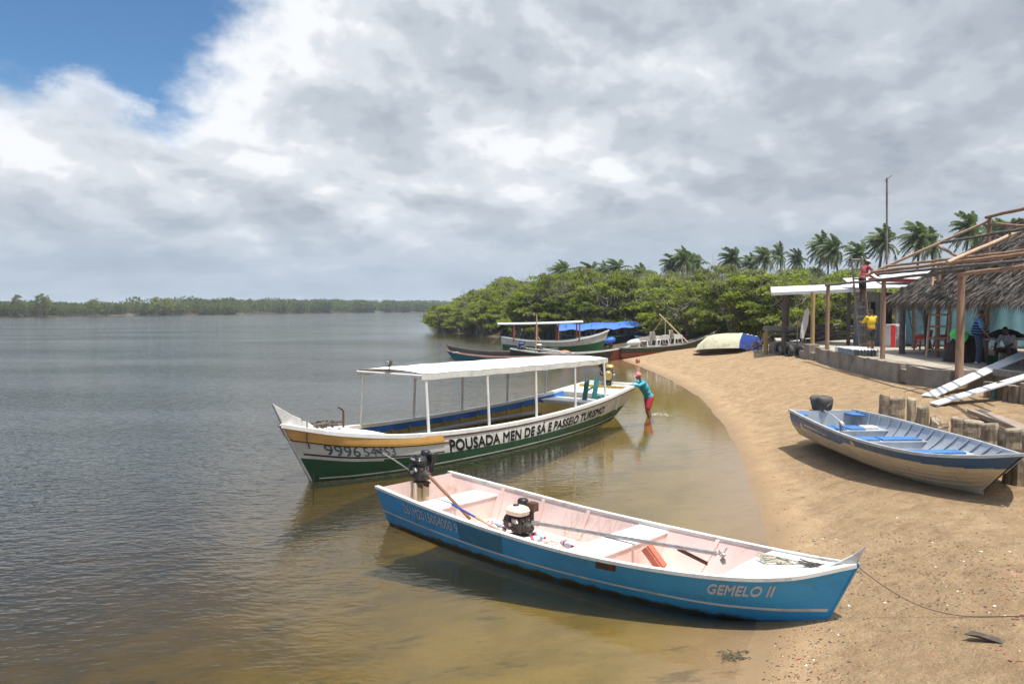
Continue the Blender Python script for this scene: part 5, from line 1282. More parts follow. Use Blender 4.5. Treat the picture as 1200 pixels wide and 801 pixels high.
chair('red plastic chair by the blue wall, the one more to the left', (17.35,33.6,PZ), 2.2, M['red_plastic']); chair('red plastic chair by the blue wall behind the light wooden ladder', (17.9,33.2,PZ), 2.9, M['red_plastic'])
o = thing('drinks_cooler', 'red and white cooler cabinet standing at the dark doorway', 'cooler', (17.35,36.1,PZ), .2)
mb = MB(); mb.box((0,0,.52), (.72,.55,1.04)); mb.build('cabinet', M['dirty_white'], o, bevel=.02); mb = MB(); mb.box((-.30,-.30,.52), (.22,.03,1.0)); mb.build('red_panel', M['red_plastic'], o)
mb = MB(); mb.box((.09,-.29,.75), (.46,.03,.42)); mb.box((.09,-.29,.26), (.46,.03,.40)); mb.build('door', M['bench_grey'], o, bevel=.01)
o = thing('table', 'white plastic table under the dark canvas in the shade', 'table', (16.75,26.9,PZ), .2)
mb = MB(); mb.box((0,0,.72), (1.5,.8,.05)); mb.build('table_top', M['white_plastic'], o, bevel=.01)
for sx in (-1,1):
    for sy in (-1,1): mb = MB(); mb.box((sx*.66,sy*.33,.35), (.06,.06,.70)); mb.build('leg', M['white_plastic'], o)
mb = MB(); nn = 22; P = []
for i in range(nn+1):
    P.append([Vector((1.75*(i/nn-.5), 1.0*(j/8-.5), .02+.30*math.exp(-((i/nn-.45)/.30)**2)*(1-((j/8-.5)*1.7)**2)+.02*math.sin(i*1.9+j))) for j in range(9)])
mb.grid(P, 0, True); mb.grid([[v-Vector((0,0,.02)) for v in r] for r in P], 0, True, flip=True); tag(mb.build('canvas_cover', M['navy_cloth'], None, (16.75,26.9,PZ+.76), .2), 'dark navy canvas heaped on the white table', 'canvas')
mb = MB(); rr = random.Random(14); P = []
for i in range(15): P.append([Vector((.52*(i/14-.5)*2, .45*(j/8-.5)*2, max(0, (1-((i/14-.5)*2)**2)*(1-((j/8-.5)*2)**2))**.28*.80*(1+.18*math.sin(i*1.4+j*2.1)))) for j in range(9)])
mb.grid(P, 0, True); tag(mb.build('tarpaulin_heap', mat('brown tarpaulin', (.04,.022,.018), .85, bump=.02, bscale=5), None, (14.95,26.3,PZ)), 'dark brown tarpaulin heap behind the thick front post', 'tarpaulin')
o = thing('green_bucket', 'bright green plastic bucket tipped over on the brown tarpaulin heap', 'bucket', (14.55,25.9,PZ+.86), 0)
Mx = Euler((0, R(118), .0)).to_matrix(); mb = MB(); prof = [(.13,0),(.15,.02),(.20,.40),(.215,.41),(.215,.43),(.19,.43),(.185,.40),(.14,.03)]; mb.lathe(prof, 20, (-.22,0,.14), Mx); mb.build('body', M['green_plastic'], o)
mb = MB(); mb.tube([Vector((-.22,0,.14))+Mx@Vector((.215*math.cos(a), .215*math.sin(a), .42+.12*math.sin(a))) for a in [PI*k/8 for k in range(9)]], .008, 6); mb.build('handle', M['steel'], o)
o = thing('green_pot', 'small dark green pot on the floor beside the seated man', 'pot', (15.25,25.2,PZ)); mb = MB(); mb.lathe([(.10,0),(.13,.02),(.15,.26),(.16,.27),(.14,.27),(.12,.04)], 18); mb.build('body', M['green_dark'], o); mb = MB(); mb.tube([(.15,0,.2),(.22,0,.18),(.21,0,.08),(.13,0,.06)], .01, 6); mb.build('handle', M['green_dark'], o)
o = thing('metal_sheets', 'stack of corrugated metal sheets lying on the wall top', 'sheet stack', (13.25,30.6,PZ+.01), R(-8))
for k in range(5):
    q = MB(); P = []
    for i in range(49): P.append([Vector((.46*(i/24-1), y, .05*k+.022*math.sin(i*PI/3)+.02)) for y in (-1.35,-.4,.4,1.35+.02*k)])
    q.grid(P, 0, True); q.grid([[v-Vector((0,0,.006)) for v in r] for r in P], 0, True, flip=True); q.build('sheet', M['zinc_y'], o)
# clutter under the awning: old timber, a bench, a standing board
def log(label, a, b, r, m, group): return pole('timber', label, 'timber', [a, b], r, r*.85, m, group, n=7, wob=.03)
rr = random.Random(21)
for k in range(16):
    x = rr.uniform(14.9,17.0); y = rr.uniform(40.0,42.5); z = 1.75+.11*(k//3)+rr.random()*.08; a = rr.uniform(-.4,.4); L = rr.uniform(.7,1.5)
    log('old dark timber in the pile under the white awning', (x-L*math.cos(a), y-L*math.sin(a), z), (x+L*math.cos(a), y+L*math.sin(a), z+rr.uniform(-.1,.35)), rr.uniform(.05,.10), M['driftwood'], 'timbers piled under the awning')
o = thing('wooden_bench', 'grey plank bench behind the tyre wall', 'bench', (14.4,42.0,1.6), -.5)
mb = MB(); mb.box((0,0,.46), (2.3,.34,.05)); mb.build('seat', M['grey_wood'], o); mb = MB(); mb.box((0,.2,.8), (2.3,.04,.22)); mb.build('backrest', M['grey_wood'], o)
for sx in (-1,1): mb = MB(); mb.box((sx*.95,.05,.35), (.07,.36,.75)); mb.build('leg', M['grey_wood'], o)
o = thing('standing_board', 'pale pointed board propped upright beside a thin post', 'board', (14.05,38.6,1.7)); mb = MB(); mb.prism([(-.10,0),(.08,0),(.17,.75),(.12,1.35),(.02,1.55),(-.08,1.3),(-.14,.7)], .04, Matrix(((1,0,0),(0,0,-1),(0,1,0)))@Euler((0,0,-.16)).to_matrix(), (0,0,.3)); mb.build('board', M['white_plastic'], o); mb = MB(); mb.tube([(-.2,.05,0),(-.2,.05,1.5)], .03, 7); mb.build('prop', M['driftwood'], o)

# white planks leaning from the sand to the platform, timber, stakes
def plank(label, a, b, wd, th_, m, name='white_plank', group=None):
    a = Vector(a); b = Vector(b); q = MB(); q.beam(Vector((0,0,th_/2)), b-a+Vector((0,0,th_/2)), wd, th_); return tag(q.build(name, m, None, a, bevel=.006), label, 'plank', group)
a = G(1088, 466); plank('long white plank from the sand up to the platform, the farther of two', a+Vector((0,0,.02)), (15.2,23.6,2.10), .42, .04, M['plank_white'])
a = G(1094, 476); plank('long white plank from the sand past the stakes, the nearer of two', a+Vector((0,0,.03)), (13.9,20.3,1.95), .42, .05, M['plank_white'])
plank('short white plank end lying under the nearer long plank', a+Vector((.02,-.04,-.02)), a+Vector((1.2,-.3,.02)), .30, .03, M['plank_white'])
a = G(1139, 492); b = G(1215, 520); plank('heavy grey brown board lying on the sand behind the stumps', a+Vector((.1,.05,.14)), b+Vector((.15,.1,.10)), .36, .10, M['plank_grey'], 'timber_board')
rr = random.Random(31)
sx = [(1158,465),(1163,466),(1167,467),(1173,468),(1180,469.5),(1186,471),(1192,472),(1198,473),(1204,474),(1211,476)]
for k, (px, py) in enumerate(sx):
    q = G(px, py); hgt = rr.uniform(.40,.52); m_ = M['pile_wood'] if k not in (2,) else M['teal']
    pole('wooden_stake', 'rough wooden stake of the short palisade below the planks' if k != 2 else 'greenish blue painted stake in the short palisade', 'stake', [(q.x, q.y, q.z-.2), (q.x+rr.uniform(-.04,.04), q.y, q.z+hgt)], rr.uniform(.07,.12), rr.uniform(.07,.11), m_, 'palisade stakes', seed=k)
plank('weathered edge beam of the platform above the stakes', (13.62,22.3,1.60), (13.66,15.5,1.60), .26, .18, M['grey_wood'], 'edge_beam')
def pile(px, py, hpx, wpx, label, tilt=(0,0), broken=False, seed=1):
    q = G(px, py); s = q.y/FPX; r = wpx*s/2; h = hpx*s; rr = random.Random(seed); mb = MB(); nn = 12; prof = [-.3,0,.25,.5,.75,.93,1.0]; vs = []
    ph = [rr.random()*6 for _ in range(4)]
    for j, f in enumerate(prof):
        for k in range(nn):
            a = 2*PI*k/nn; rad = r*(1.04-.10*max(0, f))*(1+.10*math.sin(a*2+ph[0]+f)+.07*math.sin(a*5+ph[1])+.05*math.sin(f*9+ph[2]+a))*(.92 if j == 6 else 1)
            zz = h*f*((1-.45*(.5+.5*math.sin(a+ph[3]))*max(0, f)**2-(.25*rr.random() if f > .7 else 0)) if broken else (1-.05*math.sin(a+ph[3])*max(0, f)))
            vs.append((rad*math.cos(a)+tilt[0]*f*h, rad*math.sin(a)+tilt[1]*f*h, zz))
    mb.add(vs, [(i*nn+k, i*nn+(k+1) % nn, (i+1)*nn+(k+1) % nn, (i+1)*nn+k) for i in range(len(prof)-1) for k in range(nn)], 0, False)
    mb.add(vs[-nn:]+[(tilt[0]*h, tilt[1]*h, h*(.6 if broken else .97))], [(k, (k+1) % nn, nn) for k in range(nn)])
    tag(mb.build('wooden_pile', M['pile_wood'], None, q, bevel=0), label, 'wooden pile', 'old piles beside the metal boat')
PI_ = [(1037,488,25,12,'weathered pile farthest from the metal boat bow, flat topped',(0,0),False),(1049.5,492,26,17,'thick weathered pile with torn face, second from the far end',(.05,0),False),
 (1068,496,29,11,'dark square cut pile in the second pair beside the boat',(0,0),False),(1080,500,24,14,'round topped pile leaning in the second pair',(.06,0),False),
 (1095,506,21,13,'rotten broken pile stump, reddish and jagged',(.08,0),True),(1104,508,14,12,'low rotten stump beside the jagged one',(.1,0),True),
 (1122,511,22,16,'upright grey pile just right of the rotten stumps',(0,0),False),(1140,517,24,23,'widest pile of the row, sandy and cracked',(0,0),False),(1160,522,26,19,'pale flat topped pile behind the grey board end',(0,0),False),
 (1176,528,26,13,'narrow dark pile squeezed between two wide ones',(0,0),False),(1189,532,30,22,'broad banded pile close to the metal boat bow',(0,0),False),(1207,536,26,17,'pile at the frame edge behind the bow',(0,0),False),
 (1182,566,30,14,'dark wet pile below the bow of the metal boat',(.03,0),False),(1196,569,33,15,'brown pile in front of the metal boat bow at the frame edge',(0,0),False)]
for k, (px, py, h, w_, lab, tl, br) in enumerate(PI_): pile(px, py, h, w_, lab, tl, br, 50+k)
# ------------------------------------------------------------------ boats moored behind
def simple_hull(L, beam, fb, bowup, sternup=0.1, flat=.62, draft=.12, trans=.75, rake=.6):
    b = [beam/2*trans, beam/2*.92, beam/2, beam/2*.96, beam/2*.66, beam/2*.34, .02]
    zg = [fb+sternup, fb+sternup*.25, fb, fb+.02, fb+bowup*.35, fb+bowup*.68, fb+bowup]
    bb = [x*flat for x in b[:-1]]+[.012]; zb = [-draft*.6, -draft, -draft, -draft, -draft*.9, -draft*.4, .05]
    return Hull(SS, b, zg, bb, zb, L, .05, rake, .15*trans, bulge=.05, keel=.05, thick=.03)
def moored(name, label, px, py, D, heading, h, z=0.0, cat='boat'):
    X = (px-600)/FPX*D; return thing(name, label, cat, (X, D, z), R(heading))
# green and white boat with canopy (bow to the right)
h = simple_hull(8.9, 1.9, .80, .85, .38, .6); o = moored('canopy_boat', 'green and white boat with a thin white canopy moored by the mangroves', 651, 0, 65.0, 3, h)
h.shell([M['white_paint'], M['green_mid']], o, mi=lambda u, v: 0 if v > .50 else 1, nu=50, nv=12); h.liner([M['lightblue']], o, u1=.9, v0=.2); h.gunwale(M['white_paint'], o, h=.08)
h.thwart(M['teal_hull'], o, -8.3, -2.2, .62, .04, name='inner_bench', inset=.1)
mb = MB(); g = [[Vector((h.x(-8.9+6.9*i/14-.3), y, 2.15+.02*(i-7)**2*.05+.06*(1-(y/1.0)**2)+.012*i)) for y in (-1,-.5,0,.5,1)] for i in range(15)]; mb.grid(g); mb.grid([[v-Vector((0,0,.08)) for v in r] for r in g], flip=True)
for r in (g[0], g[-1], [r[0] for r in g], [r[-1] for r in g]): mb.add(list(r)+[v-Vector((0,0,.08)) for v in r[::-1]], [tuple(range(2*len(r)))])
mb.build('canopy', M['roof_white'], o)
for xt in (-7.9,-6.0,-4.3,-2.6):
    for sg in (-1, 1): mb = MB(); mb.tube([(h.x(xt), sg*.82, .75), (h.x(xt), sg*.9, 2.15)], .06, 7); mb.build('post', M['rust_wood'], o)
mb = MB(); mb.tube([(h.x(-6.6),-.5,2.1),(h.x(-5.8),-.85,.9)], .035, 6); mb.build('prop', M['pole_light'], o)
p = o.location; e = longtail('dark engine on the stern of the canopied green and white boat', (p.x-4.2, p.y, 1.05), R(190), 'black', (.2,0,.2), (1.0,0,-.5), M['steel'], M['engine_black'], s=1.3, prop=False)
# dark boat with a blue tarpaulin roof
h = simple_hull(8.0, 1.9, .85, .5, .2); o = moored('tarpaulin_boat', 'dark boat under a long sagging blue tarpaulin beside the mangroves', 706, 0, 73, 10, h)
h.shell([M['navy_cloth']], o, nu=30, nv=6); h.gunwale(M['navy_alu'], o); h.liner([M['navy_alu']], o, u1=.9, v0=.2)
mb = MB(); g = [[Vector((h.x(-8.3+7.6*i/18), y, 1.95+.05*math.sin(i*.9)+.28*(i/18)-.55*abs(y)**1.6*(.9+.10*math.sin(i*1.7)))) for y in (-1.05,-.7,-.35,0,.35,.7,1.05)] for i in range(19)]; mb.grid(g); mb.grid([[v-Vector((0,0,.02)) for v in r] for r in g], flip=True); mb.build('tarpaulin', M['tarp_blue'], o)
for xt in (-7.6,-5.2,-2.6,-1.2):
    for sg in (-1, 1): mb = MB(); mb.tube([(h.x(xt), sg*.75, .8), (h.x(xt), sg*.7, 1.95)], .04, 6); mb.build('post', M['pole_dark'], o)
# grey dugout
h = simple_hull(8.2, 1.15, .36, .42, .25, .7, .08, .55, .5); o = moored('dugout_canoe', 'plain weathered grey dugout canoe lying low in the water', 588, 0, 57.5, 176, h)
h.shell([M['dugout']], o, nu=40, nv=6); h.liner([M['dugout']], o, u1=.95, v0=.25); h.gunwale(M['dugout'], o, out=.015, inn=.02, h=.06)
# teal canoe with salmon inside
h = simple_hull(7.6, 1.2, .30, .42, .2, .65, .08, .6, .6); o = moored('teal_canoe', 'teal hulled canoe with faded salmon interior just behind the white canopy', 590, 0, 51.5, 177, h)
h.shell([M['teal_hull']], o, nu=40, nv=6); h.liner([M['terracotta_in']], o, u1=.88, v0=.25); h.gunwale(M['terracotta_in'], o, out=.015, inn=.03, h=.04); h.deck(M['dirty_white'], o, .88, .98)
p = o.location; coil('rope_coil', 'small pale rope coil on the bow of the teal canoe', (p.x-3.1, p.y, .52), 30, .16, M['rope'], 12, .02, .8)
mb = MB(); a = Vector((p.x-3.7, p.y+.1, .66)); b = Vector((p.x-7.4, p.y-5.0, 0)); mb.tube([(0,0,0), (b-a)*.5+Vector((0,0,-.12)), b-a], .012, 5); tag(mb.build('mooring_line', M['dark_rope'], None, a), 'thin mooring line running from the teal canoe into the river', 'line')
# long canoe with two engines and a rusty red prow
h = simple_hull(8.2, 1.4, .42, .50, .30, .65, .06, .6, .5); o = moored('engine_canoe', 'olive canoe with a rusty red prow and two engines, grounded at the beach edge', 668.5, 0, 54, -3, h)
h.shell([M['olive_hull'], M['red_hull']], o, mi=lambda u, v: 1 if u > .86 else 0, nu=60, nv=8); h.liner([M['dugout']], o, u1=.93, v0=.25); h.gunwale(M['dirty_white'], o, out=.02, inn=.03, h=.05); h.deck(M['grey_wood'], o, .80, .97)
for xt in (-6.4,-4.6,-2.8): h.thwart(M['grey_wood'], o, xt-.14, xt+.14, .40)
p = o.location
longtail('blue and ochre engine at the stern end of the olive canoe', (p.x-3.3, p.y-.1, .55), R(-8), 'gold', (.25,0,.2), (2.6,0,-.05), M['steel'], M['deep_blue'], s=1.15, prop=False, tiller=[(-.1,.0,.3),(-.6,-.2,.05)])
longtail('small pale engine beside the mast in the olive canoe', (p.x-2.1, p.y+.1, .50), R(-6), 'cream', (.25,0,.2), (2.4,0,-.1), M['steel'], M['cream'], s=1.05, prop=False)
pole('mast_pole', 'bare upright pole standing in the olive canoe', 'pole', [(p.x-2.35, p.y-.15, .1), (p.x-2.30, p.y-.15, 3.05)], .05, .045, M['pole_light'], wob=.02)
mb = MB(); rr = random.Random(2); P = [[Vector((.42*(i/10-.5)*2, .2*(j/6-.5)*2, .02+.10*max(0, 1-((i/10-.5)*2)**2)*(1-((j/6-.5)*2)**2)*(1+.5*rr.random()))) for j in range(7)] for i in range(11)]
mb.grid(P); tag(mb.build('net_bundle', M['orange'], None, (p.x-.4, p.y-.1, .46)), 'small orange net bundle in the olive canoe', 'net')
o = thing('blue_bundle', 'blue cloth bundle on a pole near the red prow', 'bundle', (6.72,54.6,.85)); mb = MB(); mb.ell((0,0,.38), (.40,.26,.22), Euler((0,R(-16),0)).to_matrix()); mb.build('cloth', M['tarp_blue'], o); mb = MB(); mb.tube([(0,0,-.5),(0,0,.3)], .06, 7); mb.ell((.05,0,.05), (.16,.14,.18)); mb.build('stand', M['iron'], o)
# canoe with the white plastic chairs
h = simple_hull(6.9, 1.35, .55, .72, .10, .66, .06, .5, .8); o = moored('chair_canoe', 'long olive and red canoe drawn up on the sand, loaded with white chairs', 785, 0, 54.0, 4, h, z=.42); o.rotation_euler = (0, R(-4.5), R(4))
h.shell([M['olive_hull'], M['red_hull']], o, mi=lambda u, v: 0 if v > .45 else 1, nu=60, nv=12); h.liner([M['dugout']], o, u1=.93, v0=.25); h.gunwale(M['grey_wood'], o, out=.02, inn=.03, h=.06)
for xt in (-5.9,-4.6,-3.2): h.thwart(M['grey_wood'], o, xt-.5, xt+.5, .58)
p = o.location; zt = .42+.36
for k, (dx, rz, lab) in enumerate([(-1.70,2.7,'white plastic chair in the canoe, beside the white sack'),(-.85,.5,'white plastic chair in the canoe, in the middle of the stack'),(-.35,2.9,'white plastic chair in the canoe facing the stern'),(.45,.3,'white plastic chair in the canoe, nearest to the leaning pole')]):
    chair(lab, (p.x+dx, p.y-.05+.1*(k % 2), zt+.08*dx), rz, M['white_plastic'], s=1.35, group='white chairs in the canoe', name='white_chair')
o = thing('white_sack', 'white filled sack lying at the stern of the chair canoe', 'sack', (p.x-2.35, p.y, zt+.12)); mb = MB(); mb.ell((0,0,.22), (.62,.3,.24), Euler((0,R(-8),0)).to_matrix()); mb.ell((.55,0,.3), (.2,.2,.14)); mb.build('body', M['dirty_white'], o)
pole('leaning_pole', 'long pale pole leaning down to the chair canoe', 'pole', [(p.x+1.45, p.y-.3, .85), (p.x-.55, p.y+1.0, 3.05)], .05, .04, M['pole_light'], seed=3)
pole('crooked_branch', 'crooked brown branch rising behind the chair canoe', 'branch', [(p.x-1.4, p.y+1.2, .9), (p.x-.2, p.y+1.2, 2.9)], .04, .03, M['pole_wood'], seed=4, wob=.05)
pole('thin_pole', 'thin upright pole behind the white chairs', 'pole', [(p.x-.1, p.y+1.1, .6), (p.x-.1, p.y+1.1, 2.6)], .04, .035, M['grey_wood'], seed=5)
h = simple_hull(4.2, 1.3, .45, .3, .1); o = moored('light_blue_boat', 'small light blue boat partly hidden behind the white chairs', 776, 0, 63, 8, h, z=.75)
h.shell([M['lightblue'], M['white_paint']], o, mi=lambda u, v: 1 if v > .6 else 0, nu=30, nv=8); h.liner([M['deep_blue']], o, u1=.9, v0=.2); h.gunwale(M['deep_blue'], o)
# overturned boat, bottom up, blue transom to the right
h = Hull(SS, [.95,1.05,1.08,1.0,.72,.4,.03], [.0]*7, [.62,.70,.72,.66,.42,.2,.02], [.86,.90,.90,.88,.80,.66,.45], 4.6, .05, .7, .15, bulge=.06)
g = G(862, 413); o = thing('overturned_boat', 'cream boat lying upside down on the sand, its blue transom turned right', 'boat', (g.x-.35, g.y+1.7, g.z-.02), R(120)); o.rotation_euler = (R(9), R(4), R(120))
h.shell([M['cream_hull'], M['deep_blue']], o, nu=40, nv=10, tmi=1)
for y in (-.45,-.15,.15,.45):
    mb = MB(); mb.beam((h.x(-4.4), y*1.25, .885), (h.x(-1.3), y*.9, .86), .05, .05); mb.build('strake', M['cream_hull'], o)
mb = MB(); mb.tube([(h.x(-4.3),0,.9),(h.x(-2),0,.91),(h.x(-.9),0,.75),(h.x(-.3),0,.4)], .04, 6); mb.build('keel', M['cream_hull'], o)
mb = MB(); mb.ell((h.x(-3.6),-.3,.90), (.22,.12,.015)); mb.build('hull_patch', M['olive_hull'], o)
h = simple_hull(3.6, 1.2, .5, .35, .1); o = moored('far_skiff', 'tiny dark skiff far off below the mangrove headland', 519, 0, 168, 100, h); h.shell([M['bench_grey']], o, nu=16, nv=4); h.gunwale(M['dirty_white'], o)
g = G(747.5, 425); mb = MB(); mb.lathe([(.02,-.02),(.10,.0),(.14,.07),(.14,.2),(.10,.27),(.03,.3)], 16); tag(mb.build('orange_buoy', M['orange'], None, g), 'round orange buoy on the sand behind the man', 'buoy')
h = None
# brushwood between the overturned boat and the tyre wall
rr = random.Random(77)
for k in range(60):
    q = G(rr.uniform(872, 905), rr.uniform(411, 413.5)); q.y += rr.uniform(.5,1.8); a = rr.uniform(0, 6.28); L = rr.uniform(.4,1.1); z = rr.uniform(.05,.75)
    pole('dead_branch', 'grey dead branch in the brush heap between the overturned boat and the tyres', 'branch', [(q.x, q.y, q.z+z*.6), (q.x+L*math.cos(a), q.y+L*.5*math.sin(a), q.z+z*.6+rr.uniform(-.2,.5))], .022, .01, M['driftwood'], 'brush heap branches', seed=k, n=5, wob=.05)

# ------------------------------------------------------------------ litter on the sand
rr = random.Random(101)
def chunk(r, seed, fl=.45):
    q = MB(); n = 6; rs = random.Random(seed); vs = []
    for z in (0, 1):
        for k in range(n):
            a = 2*PI*k/n+rs.uniform(-.3,.3); f = r*rs.uniform(.6,1.1); vs.append((f*1.3*math.cos(a), f*.8*math.sin(a), z*r*fl*rs.uniform(.7,1.2)))
    q.add(vs, [tuple(reversed(range(n))), tuple(range(n, 2*n))]+[(k, (k+1) % n, n+(k+1) % n, n+k) for k in range(n)]); return q
protos = {}
for nm, m_, lab, cat, grp in (('brick_fragment', M['brick'], 'broken red brick fragment lying on the sand', 'brick fragment', 'brick fragments on the sand'), ('dark_scrap', M['stone_dark'], 'small dark scrap lying on the sand', 'scrap', 'dark scraps on the sand'), ('white_shell', M['shell_white'], 'small white shell fragment lying on the sand', 'shell', 'white bits on the sand')):
    protos[nm] = []
    for v in range(3):
        o = chunk(.05, hash(nm) % 97+v if False else len(nm)*7+v).build(nm, m_, None); tag(o, lab, cat, grp); protos[nm].append([o, False])
def litter(nm, px, py, s, rz):
    g = G(px, py); e = rr.choice(protos[nm]); o = e[0] if not e[1] else dup(e[0], g); e[1] = True
    o.location = g+Vector((0,0,-.004)); o.rotation_euler = (rr.uniform(-.2,.2), rr.uniform(-.2,.2), rz); o.scale = (s, s*rr.uniform(.5,1), s*.7)
for px, py, s in ((936,773,1.6),(924,750,.9),(936,793,1.4),(1188,676,1.6),(1194,671,1.7),(1180,672,1.2),(1198,680,1.5),(1172,678,.9),(1176,698,1.1),(1182,702,1.2),(1190,726,1.6),(1198,720,1.3),(1172,752,1.5),(1170,764,1.4),(1178,768,1.3),(1184,775,1.6),(1196,776,1.4),(1176,724,.9),(1097,755,1.0),(1093,767,.9),(1140,716,1.0),(1067,747,.7),(1058,750,.8),(1020,668,.8),(990,622,.9),(1150,655,.7)): litter('brick_fragment', px, py, s*.45, rr.random()*6)
for k in range(45):
    px = rr.uniform(905,1198); py = rr.uniform(560,800)
    if 440 < px < 1015 and py < 742: continue
    litter('brick_fragment', px, py, rr.uniform(.10,.24), rr.random()*6)
for k in range(80):
    px = rr.uniform(800,1198); py = rr.uniform(470,800)
    if px < 1015 and 560 < py < 742: continue
    if poly_sd(SHORE, np.array([G(px, py).x]), np.array([G(px, py).y]))[0] < .3: continue
    litter('dark_scrap', px, py, rr.uniform(.08,.24), rr.random()*6)
for px, py, s in ((995,711,1.1),(990,703,.6),(1160,719,.7),(1178,722,.7),(902,547,1.1),(1021,733,.4),(1195,765,.6),(1140,484,1.0),(878,540,.7),(1112,742,.4),(1070,640,.4),(900,575,.5)): litter('white_shell', px, py, s*.45, rr.random()*6)
g = G(1156, 752); mb = MB(); mb.add([(-.16,.10,.02),(-.06,.12,.05),(.10,-.02,.04),(.15,-.12,.02),(.06,-.12,.03),(-.08,.0,.05)], [(5,4,3,2,1,0)]); tag(mb.build('dark_rag', M['stone_dark'], None, g), 'dark grey flat rag on the sand near brick bits', 'rag')
mb = MB(); rs = random.Random(6); g = G(866, 772)
for k in range(26):
    a = rs.random()*6.28; x = rs.uniform(-.18,.2); y = rs.uniform(-.14,.16); mb.tube([(x*.7, y*.7, .0), (x*.7+.05*math.cos(a), y*.7+.05*math.sin(a), .006), (x*.7+.10*math.cos(a+.7), y*.7+.09*math.sin(a+.7), .002)], .005, 5)
tag(mb.build('seaweed_tangle', M['seaweed'], None, g+Vector((0,0,.01))), 'dark tangle of washed up weed in the shallows before the blue skiff', 'seaweed')
# fine drift debris nobody could count
rng = np.random.default_rng(12); V = []; F = []; mi = []; n = 9000
pxs = rng.uniform(700, 1210, n); pys = 440+365*rng.random(n)**.8; ys = None
for k in range(n):
    b_ = -(pys[k]-400.5)/FPX; z0 = .5; d_ = (CAM_H-z0)/max(.02, (math.sin(PITCH)-b_*math.cos(PITCH))); X = (pxs[k]-600)/FPX*d_; Y = d_*(math.cos(PITCH)+b_*math.sin(PITCH)); V.append((X, Y))
A = np.array(V); Zt, Dt = terrain(A[:, 0], A[:, 1]); cl = np.sin(A[:, 0]*1.7+A[:, 1]*.6)+np.sin(A[:, 1]*1.1-A[:, 0]*.5)+rng.normal(size=n)*.9
keep = ((Dt > .15) & (cl > .2)) | ((Dt > .25) & (Dt < .8) & (cl > -.6)); A = A[keep]; Zt = Zt[keep]; V = []; F = []; mi = []
for (x, y), z in zip(A, Zt):
    s = .0035+.007*rng.random()**3; a = rng.random()*6.28; e = 1+1.6*rng.random(); c_, s_ = math.cos(a), math.sin(a); b0 = len(V)
    for (u_, v_, w_) in ((-s*e,-s,.0),(s*e,-s*.7,0),(s*e*.8,s,0),(-s*e*.7,s*.8,0),(-s*e*.7,-s*.7,s*.7),(s*e*.8,-s*.5,s*.8),(s*e*.6,s*.7,s*.7),(-s*e*.5,s*.6,s*.8)): V.append((x+u_*c_-v_*s_, y+u_*s_+v_*c_, z+w_))
    for f in ((4,5,6,7),(0,1,5,4),(1,2,6,5),(2,3,7,6),(3,0,4,7)): F.append(tuple(i+b0 for i in f)); mi.append(int(rng.choice([0,0,0,0,1,1,0,0,1,0,0,0,0,1,0,0,0,0,0,1,0,0,0,0,0,2])) if f == (4,5,6,7) else mi[-1] if mi else 0)
o = link('beach_debris', np_mesh('beach_debris', np.array(V), np.array(F), np.array(mi), [M['stone_dark'], M['brick'], M['shell_white']])); tag(o, kind='stuff')
# ------------------------------------------------------------------ people
def skinmesh(name, caps, ells, m, parent, vox=.012, smooth=4):
    mb = MB()
    for c in caps: mb.cap(*c)
    for e in ells: mb.ell(*e)
    me = bpy.data.meshes.new('tmp'); me.from_pydata(mb.v, [], mb.f); o = bpy.data.objects.new('tmp', me); COL.objects.link(o)
    r = o.modifiers.new('r', 'REMESH'); r.mode = 'VOXEL'; r.voxel_size = vox; r.use_smooth_shade = True
    s = o.modifiers.new('s', 'SMOOTH'); s.iterations = smooth; s.factor = .5
    dg = bpy.context.evaluated_depsgraph_get(); dg.update(); res = bpy.data.meshes.new_from_object(o.evaluated_get(dg)); bpy.data.objects.remove(o); bpy.data.meshes.remove(me)
    res.materials.clear(); res.materials.append(m); res.name = name
    for p_ in res.polygons: p_.use_smooth = True; p_.material_index = 0
    q = bpy.data.objects.new(name, res); COL.objects.link(q); q.parent = parent; return q
def V3(*a): return Vector(a)
def rotm(d, up=Vector((0,0,1))):
    d = d.normalized(); y = up.cross(d)
    y = y.normalized() if y.length > .05 else Vector((0,1,0)); z = d.cross(y); return Matrix((d, y, z)).transposed()
